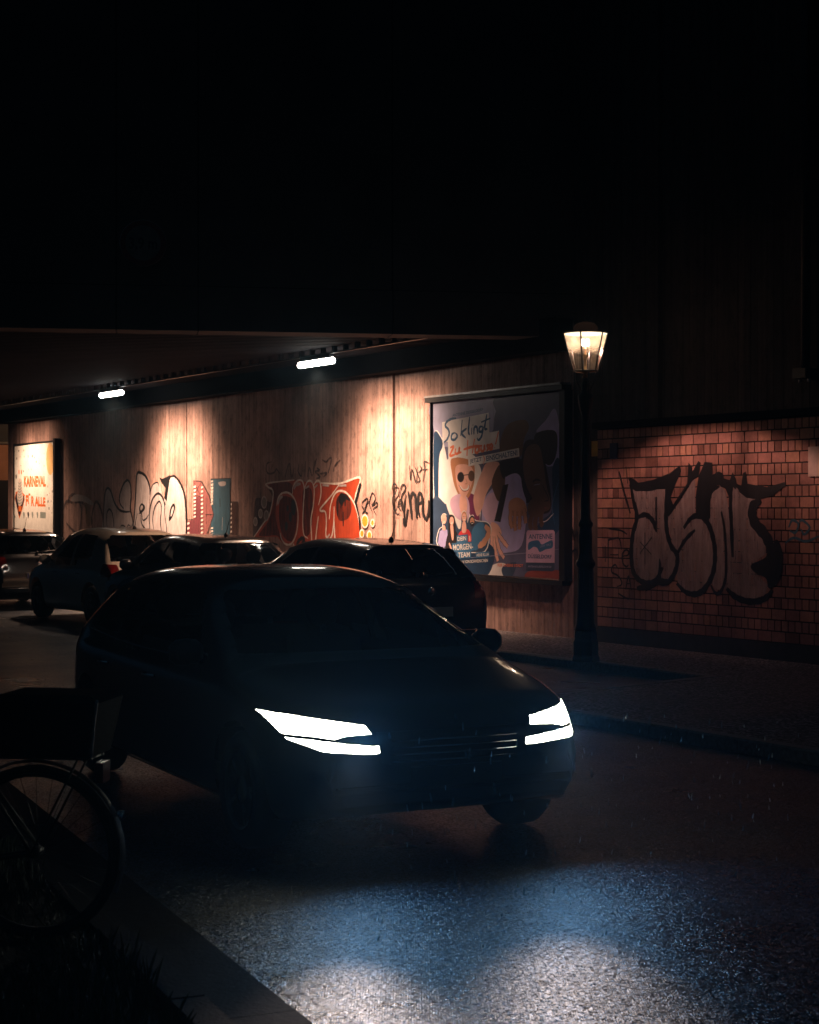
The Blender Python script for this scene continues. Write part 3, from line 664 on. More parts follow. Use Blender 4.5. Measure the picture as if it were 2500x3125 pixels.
g.poly([(1120, 1080), (1150, 1090), (1160, 1020), (1175, 1010), (1185, 1080), (1300, 1100), (1400, 1070), (1406, 1090), (1330, 1150), (1250, 1170), (1180, 1160), (1140, 1130)], K, False)
g.poly([(1205, 1545), (1290, 1500), (1350, 1400), (1385, 1470), (1385, 1570), (1360, 1640), (1310, 1680), (1290, 1620), (1230, 1590)], K)
g.poly([(640, 1640), (672, 1600), (680, 1510), (692, 1540), (694, 1620), (740, 1650), (700, 1665)], K)
for L_ in ([(598, 1360), (600, 1540)], [(572, 1415), (636, 1485)], [(640, 1385), (570, 1480)]): g.line(L_, .022, K, False)
g.build('graffiti', bw, 'large dull lilac graffiti letters with thick black outline on the bricks')
g = Paint(1800, 1280, 1 / 3.45, BO + .004)
for L_ in ([(195, 1560), (195, 1290), (205, 1268), (290, 1248), (318, 1270), (335, 1370)], [(215, 1425), (305, 1425)], [(165, 1330), (165, 1500)], [(345, 1440), (400, 1430), (410, 1390), (380, 1375), (345, 1420), (350, 1510), (385, 1550), (410, 1530)],
           [(295, 1570), (270, 1530), (235, 1560), (235, 1610), (290, 1640), (330, 1690), (335, 1740), (290, 1760)], [(380, 1790), (410, 1650), (440, 1800)], [(385, 1730), (430, 1730)], [(200, 1150), (330, 1170), (395, 1210)], [(300, 1830), (380, 1880), (430, 1890)]): g.line(L_, .024, K)
g.build('graffiti', bw, 'thin black handwriting at the left end of the bricks')
g = Paint(1650, 900, .5333, BO + .004)
for L_ in ([(1420, 1330), (1440, 1290), (1475, 1310), (1460, 1360), (1425, 1350)], [(1480, 1300), (1500, 1290), (1540, 1330), (1510, 1370), (1490, 1340)], [(1400, 1420), (1450, 1390), (1520, 1410), (1594, 1380)]): g.line(L_, .03, M['bluep'])
g.build('graffiti', bw, 'faint blue tag at the right end of the bricks')

# ================================================================ LARGE POSTER
for n_, c_ in dict(white=(.60, .58, .56), night=(.03, .05, .075), navy=(.012, .035, .065), slate=(.085, .085, .12), haze=(.17, .16, .19), skin=(.36, .17, .09), skinlit=(.55, .28, .19), brown=(.10, .055, .03), dark=(.018, .014, .013),
                  hair=(.33, .14, .06), pink=(.42, .27, .30), lilac=(.20, .17, .24), mag=(.16, .03, .07), text=(.03, .085, .14), org=(.60, .13, .05), scarlet=(.45, .03, .03), cyan=(.04, .12, .19), pale=(.40, .44, .45), red2=(.25, .05, .03)).items(): pm('p_' + n_, c_)
Q = lambda n_: M['p_' + n_]
PO = .13
bb = empty('advertising_billboard', label='large framed radio advert with people in a car between graffiti and the street lantern', cat='billboard')
g = Paint(1200, 1100, .3768, PO)
s0, z1 = g.sz(318, 335); s1, z1b = g.sz(1358, 250); zb = g.sz(1345, 1782)[1]; zt = (z1 + z1b) / 2
mb = MB(); fr = .07
mb.wbox(s1 - fr, s0 + fr, zb - fr, zb - .004, .025, PO + .03, M['metal']); mb.wbox(s1 - fr - .03, s0 + fr + .05, zt + .002, zt + fr, .025, PO + .06, M['metal'])
mb.wbox(s0 + .004, s0 + .03, zb - .003, zt + .001, .025, PO + .03, M['metal']); mb.wbox(s1 - fr - .05, s1 - .004, zb - .003, zt + .001, .025, PO + .03, M['metal'])
mb.wbox(s1, s0, zb, zt, .025, PO - .01, M['metal']); mb.build('frame', bb)
mb = MB(); mb.wbox(s1 - fr - .02, s0 + fr + .05, zt + fr + .002, zt + fr + .03, .03, PO + .075, M['steel']); mb.build('top_trim', bb)
mb = MB(); mb.wbox(s1 + .002, s0 - .002, zb + .002, zb + .022, PO - .006, PO + .012, M['chrome']); mb.wbox(s1 + .002, s1 + .016, zb + .03, zt - .01, PO - .006, PO + .010, M['chrome']); mb.build('clamp_strip', bb)
def rect(g, a_, b_, c_, d_, m_): g.poly([a_, b_, c_, d_], m_, False)
rect(g, (322, 340), (1357, 255), (1342, 1780), (318, 1740), Q('slate'))
# car interior: roof lining, window frames, seats
g.poly([(322, 342), (800, 300), (820, 460), (760, 620), (400, 700), (330, 560)], Q('haze'))
g.poly([(330, 600), (400, 640), (450, 900), (480, 1200), (400, 1180), (325, 1120)], Q('pale'))
g.poly([(330, 600), (395, 640), (400, 700), (372, 800), (365, 1150), (335, 1120)], Q('navy'))
g.poly([(322, 1130), (420, 1160), (470, 1230), (440, 1700), (320, 1700)], Q('night'))
g.poly([(820, 310), (1080, 290), (1200, 340), (1100, 520), (1040, 660), (880, 640), (860, 480)], Q('slate'))
g.poly([(930, 520), (1060, 480), (1100, 540), (1060, 640), (1030, 780), (880, 780), (870, 650)], Q('brown'))
g.poly([(1310, 390), (1350, 560), (1350, 800), (1260, 860), (1230, 800), (1320, 700), (1310, 580), (1160, 580), (1240, 480)], Q('lilac'))
g.poly([(1160, 590), (1310, 570), (1330, 700), (1300, 820), (1240, 840), (1150, 700)], Q('dark'))
g.poly([(400, 900), (470, 780), (640, 760), (700, 900), (700, 1300), (560, 1400), (440, 1200)], Q('pale'))
g.poly([(620, 860), (700, 850), (720, 1000), (680, 1060), (650, 1000)], Q('white'))
g.poly([(850, 830), (1040, 800), (1060, 1050), (1100, 1150), (1010, 1120), (930, 960)], Q('dark'))
g.poly([(960, 920), (1040, 960), (1080, 1200), (1040, 1500), (900, 1560), (760, 1560), (720, 1200), (800, 1040)], Q('lilac'))
g.poly([(720, 1200), (780, 1080), (850, 1100), (820, 1300), (760, 1300)], Q('pink'))
g.poly([(610, 1080), (680, 1120), (700, 1300), (640, 1280), (610, 1200)], Q('mag'))
g.poly([(760, 830), (860, 830), (830, 950), (760, 1070), (720, 1200), (680, 1260), (650, 1130), (680, 1000), (720, 900)], Q('skinlit'))
g.poly([(855, 850), (900, 880), (905, 1010), (860, 1140), (820, 1080), (800, 980)], Q('brown'))
g.poly([(870, 840), (930, 850), (900, 960), (870, 900)], Q('dark'))
g.poly([(890, 1010), (935, 1000), (870, 1310), (820, 1300)], Q('dark'), False)
# girl with sunglasses
g.poly([(470, 800), (560, 790), (650, 830), (660, 950), (640, 1050), (600, 1120), (540, 1100), (500, 1020), (478, 920)], Q('hair'))
g.poly([(470, 1120), (540, 1080), (600, 1110), (620, 1200), (600, 1300), (520, 1280), (470, 1200)], Q('pink'))
g.poly([(505, 870), (560, 840), (630, 860), (655, 930), (630, 1020), (590, 1100), (560, 1110), (520, 1020)], Q('skinlit'))
g.disc(548, 945, 28, 42, Q('dark')); g.disc(635, 935, 26, 44, Q('brown')); g.line([(570, 930), (612, 925)], .02, Q('dark'))
g.line([(540, 1015), (570, 1050), (605, 1040), (612, 1010)], .03, Q('white')); g.line([(532, 1008), (566, 1056), (610, 1048), (618, 1005)], .012, Q('red2'))
g.line([(590, 960), (600, 995), (582, 1000)], .012, Q('hair'))
g.poly([(545, 1100), (590, 1110), (600, 1200), (570, 1260), (540, 1200)], Q('skinlit'))
# man on the right
g.poly([(1060, 680), (1130, 640), (1200, 680), (1240, 860), (1280, 1100), (1270, 1220), (1200, 1240), (1120, 1180), (1060, 1080), (1035, 900)], Q('dark'))
g.poly([(1090, 700), (1180, 690), (1220, 850), (1240, 1000), (1270, 1120), (1270, 1200), (1200, 1220), (1130, 1120), (1070, 980), (1055, 820)], Q('brown'))
g.line([(1130, 985), (1160, 965), (1195, 975)], .03, Q('dark')); g.line([(1140, 1010), (1190, 1000)], .014, Q('haze')); g.line([(1210, 1010), (1260, 1120), (1225, 1140)], .016, Q('dark')); g.line([(1195, 1190), (1240, 1195)], .02, Q('red2'))
g.poly([(1290, 880), (1350, 820), (1345, 1370), (1160, 1390), (1200, 1300), (1290, 1200)], Q('navy'))
g.line([(1300, 1240), (1240, 1300), (1180, 1310)], .012, Q('pale')); g.line([(1345, 960), (1290, 1180), (1310, 1330)], .010, Q('cyan'))
def hand(fs_, palm, mt, wd):
    g.poly(palm, Q(mt))
    for f_ in fs_: g.line(f_, wd + .016, Q('brown'), taper=.8); g.line(f_, wd, Q(mt), taper=.8)
hand([[(955, 1210), (950, 1290), (965, 1360)], [(990, 1220), (985, 1310), (992, 1380)], [(1025, 1220), (1025, 1310), (1022, 1370)], [(1055, 1200), (1070, 1260), (1075, 1320)]], [(940, 1150), (1000, 1110), (1060, 1140), (1085, 1220), (1040, 1260), (950, 1250)], 'skin', .075)
hand([[(1130, 1240), (1110, 1320), (1125, 1370)], [(1165, 1240), (1150, 1330), (1165, 1375)], [(1200, 1240), (1200, 1310), (1215, 1340)]], [(1095, 1170), (1150, 1100), (1190, 1120), (1230, 1200), (1200, 1260), (1110, 1260)], 'brown', .075)
hand([[(850, 1400), (890, 1460), (930, 1510)], [(835, 1420), (860, 1530), (900, 1600)], [(815, 1430), (830, 1540), (850, 1625)], [(800, 1420), (800, 1520), (810, 1600)]], [(800, 1310), (850, 1330), (880, 1400), (840, 1450), (790, 1430), (785, 1360)], 'skinlit', .065)
g.poly([(745, 1740), (790, 1670), (860, 1640), (930, 1660), (960, 1755)], Q('pale')); g.poly([(880, 1690), (920, 1650), (1000, 1640), (960, 1758), (900, 1750)], Q('night'))
g.poly([(1080, 1720), (1150, 1700), (1340, 1700), (1338, 1776), (1090, 1765)], Q('red2'))
g.poly([(390, 1520), (640, 1440), (800, 1500), (820, 1600), (760, 1745), (600, 1740), (430, 1700)], Q('navy'))
# the team of four with white outline
team = [(352, 1480), (370, 1370), (400, 1340), (390, 1270), (412, 1238), (440, 1260), (448, 1330), (458, 1260), (480, 1245), (500, 1290), (530, 1360), (550, 1340), (556, 1240), (580, 1215), (600, 1250), (604, 1310), (620, 1265), (650, 1250), (668, 1290), (720, 1300), (770, 1310), (798, 1360), (780, 1460), (760, 1530), (700, 1560), (430, 1540)]
g.poly(team, Q('white')); g.poly([(x + (575 - x) * .03, y + (1420 - y) * .05) for x, y in team], Q('night'))
g.poly([(364, 1480), (378, 1385), (410, 1362), (440, 1372), (445, 1480), (400, 1530)], Q('lilac'), False)
g.poly([(425, 1500), (450, 1390), (480, 1370), (520, 1400), (530, 1520), (450, 1540)], Q('dark')); g.poly([(535, 1400), (570, 1370), (610, 1370), (635, 1420), (625, 1470), (540, 1440)], Q('scarlet'))
g.poly([(640, 1380), (700, 1310), (745, 1340), (740, 1460), (670, 1540), (640, 1480)], Q('cyan'))
g.line([(745, 1340), (778, 1390), (740, 1470), (690, 1510)], .10, Q('skin')); g.line([(455, 1480), (475, 1530)], .06, Q('skinlit')); g.line([(620, 1420), (622, 1460)], .07, Q('skinlit'))
for x, y, hc, sk in ((413, 1292, 'skinlit', 'skinlit'), (476, 1300, 'dark', 'skinlit'), (577, 1272, 'hair', 'skinlit'), (642, 1305, 'dark', 'skin')):
    if hc == 'dark' and x < 500: g.poly([(x - 22, y - 35), (x, y - 50), (x + 22, y - 30), (x + 32, y + 60), (x + 10, y + 120), (x - 25, y + 90)], Q('dark'))
    g.disc(x, y - 8, 21, 42, Q(hc)); g.disc(x, y, 17, 34, Q(sk))
    g.line([(x - 10, y - 8), (x - 4, y - 8)], .012, Q('dark')); g.line([(x + 4, y - 8), (x + 10, y - 8)], .012, Q('dark')); g.line([(x - 7, y + 14), (x, y + 19), (x + 8, y + 13)], .014, Q('white'))
g.disc(642, 1325, 16, 18, Q('dark')); g.line([(636, 1322), (650, 1320)], .012, Q('white'))
g.poly([(405, 1340), (422, 1340), (425, 1372), (402, 1372)], Q('skinlit')); g.poly([(565, 1310), (588, 1310), (595, 1380), (575, 1400), (558, 1380)], Q('skinlit')); g.poly([(465, 1340), (488, 1340), (492, 1440), (478, 1450)], Q('skinlit'))
# paper joints and creases
g.line([(812, 310), (818, 700)], .008, Q('slate'), False); g.line([(600, 1600), (1080, 1560), (1342, 1530)], .008, Q('haze'), False)
# boxes behind the lettering
rect(g, (472, 410), (740, 358), (742, 418), (474, 478), Q('haze')); rect(g, (398, 500), (776, 422), (782, 590), (402, 668), Q('white'))
g.layer += 1
rect(g, (446, 650), (860, 568), (864, 715), (450, 800), Q('white')); rect(g, (610, 795), (1022, 708), (1026, 778), (612, 858), Q('white'))
g.poly([(1088, 1380), (1300, 1370), (1312, 1385), (1308, 1700), (1290, 1708), (1080, 1700), (1078, 1400)], Q('night'), False)
g.poly([(1092, 1376), (1300, 1374), (1312, 1392), (1310, 1640), (1078, 1636), (1082, 1396)], Q('pink'), False)
for a_ in (((515, 1418), (606, 1408), (608, 1468), (517, 1478)), ((478, 1480), (655, 1466), (658, 1540), (480, 1552)), ((517, 1545), (634, 1538), (634, 1598), (518, 1606)), ((670, 1556), (782, 1546), (782, 1592), (672, 1600))): rect(g, *a_, Q('cyan'))
g.poly([(1098, 1480), (1130, 1462), (1180, 1458), (1205, 1490), (1250, 1470), (1292, 1458), (1292, 1515), (1240, 1530), (1190, 1552), (1170, 1520), (1140, 1510), (1098, 1535)], Q('cyan'))
g.layer += 2
g.text('ANTENNE DÜSSELDORF', (482, 428), (730, 380), (731, 408), (483, 458), Q('text'), .012)
HW = .038
for L_ in ([(512, 468), (478, 472), (438, 496), (425, 530), (450, 560), (456, 600), (435, 645), (412, 662)], [(502, 585), (478, 600), (475, 636), (500, 642), (522, 612), (505, 585)],
           [(562, 480), (550, 612)], [(598, 550), (558, 588), (590, 628)], [(622, 458), (612, 570), (622, 604)], [(640, 545), (638, 600)], [(648, 522), (650, 526)], [(656, 600), (660, 545), (680, 540), (688, 596)],
           [(728, 535), (704, 540), (700, 575), (724, 572), (732, 535), (720, 610), (695, 645), (682, 628)], [(762, 436), (744, 545), (766, 556)], [(716, 500), (790, 468)]): g.line(L_, HW, Q('text'))
for L_ in ([(464, 706), (492, 700), (462, 770), (505, 762)], [(508, 712), (506, 752), (530, 750), (540, 704), (538, 745), (556, 742)], [(608, 644), (600, 772)], [(662, 634), (644, 752)], [(572, 722), (640, 700), (724, 690)],
           [(698, 700), (674, 706), (668, 742), (690, 742), (698, 700), (704, 740)], [(716, 690), (716, 730), (736, 730), (742, 688), (748, 728)], [(782, 682), (762, 690), (774, 712), (758, 732)], [(786, 708), (808, 698), (800, 680), (784, 692), (788, 722), (812, 716)], [(856, 578), (832, 680)], [(824, 704), (826, 710)]): g.line(L_, HW, Q('org'))
g.text('JETZT', (624, 802), (718, 782), (720, 824), (626, 842), Q('text'), .015); g.line([(730, 764), (744, 796), (734, 842)], .016, Q('org'), False)
g.text('EINSCHALTEN!', (756, 774), (1008, 724), (1010, 768), (758, 816), Q('text'), .015)
g.text('DEIN', (524, 1430), (594, 1422), (595, 1456), (525, 1464), Q('white'), .018); g.text('MORGEN-', (488, 1492), (648, 1480), (650, 1528), (490, 1540), Q('white'), .018); g.text('TEAM', (528, 1556), (624, 1550), (624, 1590), (528, 1598), Q('white'), .018)
g.text('ARNE KLUH', (678, 1566), (778, 1558), (778, 1582), (678, 1590), Q('white'), .01); g.text('ADELINA VON SCHWEINICHEN', (500, 1624), (770, 1606), (770, 1632), (500, 1648), Q('white'), .01)
g.text('FÜR UNSERE STADT', (850, 1640), (1056, 1646), (1056, 1674), (850, 1670), Q('org'), .015)
g.text('ANTENNE', (1102, 1408), (1294, 1402), (1293, 1446), (1100, 1446), Q('text'), .015); g.text('DÜSSELDORF', (1096, 1562), (1288, 1568), (1287, 1606), (1095, 1602), Q('text'), .02)
g.text('UKW 104,2', (1192, 1498), (1280, 1480), (1281, 1500), (1194, 1520), Q('haze'), .01); g.text('ANTENNEDUESSELDORF.DE', (1096, 1660), (1286, 1664), (1285, 1680), (1095, 1676), Q('haze'), .01)
g.build('poster', bb)

# ================================================================ WHITE CARNIVAL POSTER
wb = empty('carnival_poster_board', label='white carnival poster board on the far end of the wall', cat='billboard')
g = Paint(0, 1330, 1 / 5.825, .09); PB = 1.0
for n_, c_ in dict(paper=(.80, .80, .74), yell=(.80, .52, .22), or2=(.72, .16, .03), blk=(.02, .02, .03), gr=(.25, .30, .28), cone=(.62, .52, .46)).items(): pm('c_' + n_, c_, .45)
C_ = lambda n_: M['c_' + n_]
s0, z1 = g.sz(262, 190); s1, z1b = g.sz(985, 95); zt = (z1 + z1b) / 2; zb = g.sz(960, 1760)[1]
mb = MB(); mb.wbox(s1, s0, zb, zt, .02, .085, M['metal']); mb.wbox(s1 - .12, s1 - .003, zb - .1, zt + .08, .02, .15, M['metal']); mb.wbox(s0 + .003, s0 + .05, zb - .1, zt + .05, .02, .11, M['metal'])
mb.wbox(s1 - .002, s0 + .002, zt + .002, zt + .04, .02, .11, M['metal']); mb.wbox(s1 - .002, s0 + .002, zb - .06, zb - .002, .02, .11, M['metal']); mb.build('frame', wb)
g.poly([(262, 192), (983, 100), (965, 1755), (225, 1630)], C_('paper'), False)
g.disc(895, 410, 72, 290, C_('yell'))
for x, y in ((425, 260), (335, 270), (680, 250), (785, 310), (300, 405), (360, 370), (430, 370), (502, 365), (575, 360), (610, 385), (645, 460), (705, 495), (318, 540), (372, 530), (508, 600), (560, 600), (785, 535), (288, 720), (422, 630), (270, 940), (850, 900), (925, 800), (885, 1020), (930, 990), (840, 1050), (872, 1290), (922, 1370), (270, 1440), (855, 1165), (910, 1160)):
    r_ = random.uniform(3, 8); g.disc(x, y, r_, r_ * 3.4, C_('blk') if random.random() < .6 else C_('gr'), 10); g.layer -= 1
g.layer += 1
g.disc(288, 725, 12, 40, C_('blk'))
g.poly([(345, 1480), (305, 1300), (262, 1110), (280, 1000), (318, 985), (330, 860), (355, 820), (385, 860), (400, 1010), (440, 1050), (438, 1140), (400, 1300)], C_('or2'), False)
g.poly([(345, 1440), (318, 1340), (270, 1120), (286, 1020), (312, 1080), (330, 1240), (360, 1250), (395, 1080), (432, 1060), (430, 1140), (385, 1320)], C_('blk'), False)
g.poly([(345, 1250), (318, 1180), (300, 1050), (320, 960), (335, 780), (360, 760), (385, 800), (395, 1000), (412, 1080), (392, 1200)], C_('cone'))
for i in range(8): g.line([(312 + i * 1.5, 1180 - i * 50), (350, 1205 - i * 50), (398 - i * 2, 1165 - i * 50)], .03, C_('gr'), True); g.layer -= 1
g.layer += 1
g.poly([(330, 1250), (385, 1250), (378, 1345), (330, 1345)], C_('or2'), False)
for x in (340, 384): g.disc(x, 645, 9, 42, C_('or2'))
for x, m_ in ((425, 'gr'), (502, 'blk'), (578, 'gr'), (665, 'gr')): g.poly([(x - 14, 1370), (x + 6, 1355), (x + 16, 1410), (x, 1470), (x - 8, 1430)], C_(m_))
g.poly([(715, 1355), (815, 1360), (812, 1470), (713, 1462)], C_('gr'), False)
g.layer += 2
g.text('KARNEVAL', (425, 712), (815, 715), (818, 905), (428, 912), C_('or2'), .05); g.text('FÜR ALLE', (458, 1012), (808, 1065), (810, 1262), (460, 1250), C_('or2'), .05)
g.build('poster', wb)

# small plates on the walls
def plate(name, cx, cy, w_, h_, off, mat, label, cat, dark=None):
    s_, z_ = pw(cx, cy, off); mb = MB(); mb.wbox(s_ - w_ / 2, s_ + w_ / 2, z_ - h_ / 2, z_ + h_ / 2, off - .012, off, mat); 
    mb.wbox(s_ - w_ / 2 + .01, s_ + w_ / 2 - .01, z_ - h_ / 2 + .012, z_ + h_ / 2 - .012, off, off + .0015, dark or mat)
    return tag(mb.build(name), label, cat)
plate('marker_plate', 1820, 1369, .20, .20, .045, plain('yellow enamel', (.55, .30, .02), .4, var=.2), 'small yellow marker plate on concrete left of the bricks', 'sign')
plate('marker_plate', 1872, 1376, .15, .20, BO + .015, plain('dark blue enamel', (.02, .025, .08), .4, var=.2), 'small dark blue plate at the upper left corner of the bricks', 'sign')
plate('notice_sign', 2499, 1408, .32, .33, BO + .02, plain('white enamel', (.55, .42, .36), .5, var=.15), 'pale square notice on the bricks at the right edge', 'sign')
dp = empty('downpipe', label='dark downpipe ending in a bracket high on the wall at right', cat='pipe')
s_, z_ = pw(2466, 1150, .1)
mb = MB(); mb.tube([W3(s_, 9.4, .14), W3(s_, z_ + .1, .14)], .05, M['iron'], 12); mb.build('pipe', dp)
mb = MB(); mb.wbox(s_ - .10, s_ + .10, z_ - .02, z_ + .09, .03, .24, M['iron']); mb.tube([W3(s_ + .06, z_ - .02, .16), W3(s_ + .06, z_ - .06, .16)], .02, M['steel'], 10); mb.tube([W3(s_ - .08, z_ - .02, .16), W3(s_ - .08, z_ - .06, .16)], .02, M['steel'], 10); mb.build('bracket', dp)

# ================================================================ STREET LANTERN
LX, LY = 1.99, 19.3
ln = empty('street_lantern', (LX, LY, .10), 0, 'old gas street lantern with glowing six-sided glass head on a fluted black post', 'street lamp')
I = M['iron']; zz = lambda z: z - .10
mb = MB()
mb.lathe([(.165, 0), (.165, .05), (.150, .07), (.150, .22), (.135, .25), (.135, .30), (.13, .34)], I, 8, smooth=False, ph=R(22.5)); mb.build('plinth', ln)
mb = MB(); mb.lathe([(.12, .34), (.125, .37), (.105, .42), (.095, .75), (.088, 1.05), (.105, 1.07), (.115, 1.10), (.105, 1.13), (.085, 1.16), (.075, 1.22), (.08, 1.40), (.070, 1.50), (.085, 1.53), (.085, 1.56), (.058, 1.60), (.050, 2.0), (.043, 2.75), (.048, 2.78), (.048, 2.80), (.065, 2.84), (.085, 2.97), (.088, 3.00), (.05, 3.03), (.045, 3.10), (.055, 3.13), (.03, 3.16), (.02, 3.20)], I, 24)
for k in range(10):
    a_ = 2 * math.pi * k / 10; mb.tube([(.094 * math.cos(a_), .094 * math.sin(a_), .45), (.082 * math.cos(a_), .082 * math.sin(a_), 1.03)], .010, I, 6)
    mb.tube([(.050 * math.cos(a_), .050 * math.sin(a_), 1.65), (.042 * math.cos(a_), .042 * math.sin(a_), 2.72)], .005, I, 6)
mb.build('post', ln)
mb = MB(); ph0 = R(12)
zb_, zt_ = 3.275, 3.71; rb, rt = .145, .262
def hexp(k, r_, z_): a_ = math.pi / 3 * k + ph0; return Vector((r_ * math.cos(a_), r_ * math.sin(a_), z_))
for k in range(6):
    mb.tube([hexp(k, rb, zb_), hexp(k, rt, zt_)], .008, I, 6); mb.tube([hexp(k, rb, zb_), hexp(k + 1, rb, zb_)], .010, I, 6); mb.tube([hexp(k, rt, zt_), hexp(k + 1, rt, zt_)], .010, I, 6)
for k in (0, 1.5, 3, 4.5): mb.tube([hexp(k, .05, 3.05), hexp(k, .10, 3.15), hexp(k, .125, 3.27)], .007, I, 6)
mb.build('lantern_frame', ln)
gm_ = bpy.data.materials.new('lantern glass'); gm_.use_nodes = True; nt = gm_.node_tree; nt.nodes.remove(nt.nodes['Principled BSDF'])
tr = nt.nodes.new('ShaderNodeBsdfTransparent'); tl = nt.nodes.new('ShaderNodeBsdfTranslucent'); tl.inputs[0].default_value = (1, .85, .7, 1); mx_ = nt.nodes.new('ShaderNodeMixShader')
tcn = nt.nodes.new('ShaderNodeTexCoord'); nn_ = nt.nodes.new('ShaderNodeTexNoise'); nn_.inputs['Scale'].default_value = 9; nt.links.new(tcn.outputs['Object'], nn_.inputs[0])
spz = nt.nodes.new('ShaderNodeSeparateXYZ'); nt.links.new(tcn.outputs['Object'], spz.inputs[0])
GF = mathn(nt, 'MULTIPLY', maprange(nt, nn_.outputs['Fac'], .35, .65, .8, 1.4).outputs[0], maprange(nt, spz.outputs['Z'], 3.44, 3.60, .035, .40).outputs[0]); nt.links.new(GF.outputs[0], mx_.inputs[0])  # brighter glow at the top put into the glass by height
nt.links.new(tr.outputs[0], mx_.inputs[1]); nt.links.new(tl.outputs[0], mx_.inputs[2]); nt.links.new(mx_.outputs[0], nt.nodes['Material Output'].inputs[0])
for k in range(6):
    mb = MB(); mb.add([hexp(k, rb - .004, zb_ + .005), hexp(k + 1, rb - .004, zb_ + .005), hexp(k + 1, rt - .004, zt_ - .005), hexp(k, rt - .004, zt_ - .005)], [(0, 1, 2, 3)], gm_); mb.build('glass_pane', ln)
mb = MB(); op = bpy.data.materials.new('opal hood'); op.use_nodes = True; nt = op.node_tree; nt.nodes.remove(nt.nodes['Principled BSDF'])
tl = nt.nodes.new('ShaderNodeBsdfTranslucent'); tl.inputs[0].default_value = (.006, .0035, .003, 1); df = nt.nodes.new('ShaderNodeBsdfDiffuse'); df.inputs[0].default_value = (.01, .01, .012, 1)
ad = nt.nodes.new('ShaderNodeAddShader'); nt.links.new(tl.outputs[0], ad.inputs[0]); nt.links.new(df.outputs[0], ad.inputs[1]); nt.links.new(ad.outputs[0], nt.nodes['Material Output'].inputs[0])
mb.lathe([(.268, 3.712), (.262, 3.720), (.15, 3.728), (.145, 3.74), (.135, 3.78), (.10, 3.815), (.05, 3.83), (.001, 3.832)], op, 36, cap=False); mb.build('hood', ln)
mb = MB(); mb.lathe([(.02, 3.83), (.022, 3.84), (.01, 3.85), (.001, 3.86)], I, 12); mb.build('finial', ln)
mb = MB(); mb.lathe([(.245, 3.695), (.12, 3.705), (.001, 3.71)], emit('glowing reflector', (1, .80, .55), 2.5), 24, cap=False); mb.build('reflector', ln)  # reflector emits by itself in place of throwing back the mantle light
mb = MB()
for k in range(4):
    a_ = k * math.pi / 2 + .4; mt = Matrix.Translation((.035 * math.cos(a_), .035 * math.sin(a_), 3.56)); mb.lathe([(.004, 0), (.012, .01), (.014, .05), (.008, .08)], emit('glowing mantle', (1, .86, .6), 30) if k == 0 else mb.mats[0], 10, mt)
mb.build('mantle', ln)
mb = MB(); mb.lathe([(.03, 3.20), (.02, 3.25), (.12, 3.268), (.12, 3.274), (.02, 3.28), (.015, 3.40), (.035, 3.44), (.012, 3.48), (.012, 3.55), (.05, 3.555), (.001, 3.56)], plain('brass burner', (.35, .18, .06), .35, .8), 16); mb.build('burner', ln)
lamp('POINT', 'lantern_glow', (LX, LY, 3.62), (1, .60, .40), 7, shadow_soft_size=.03)
ll = lamp('SPOT', 'lantern_light', (LX, LY, 3.69), (1, .50, .39), 1500, target=(LX, LY, 0), spot_size=R(132), spot_blend=.2, shadow_soft_size=.05)
shape_light(ll, (0, 0, -1), .42, .80, 1.0, .20, side=(-N + U * .45).normalized(), srange=(-.05, .55, 0, 1))

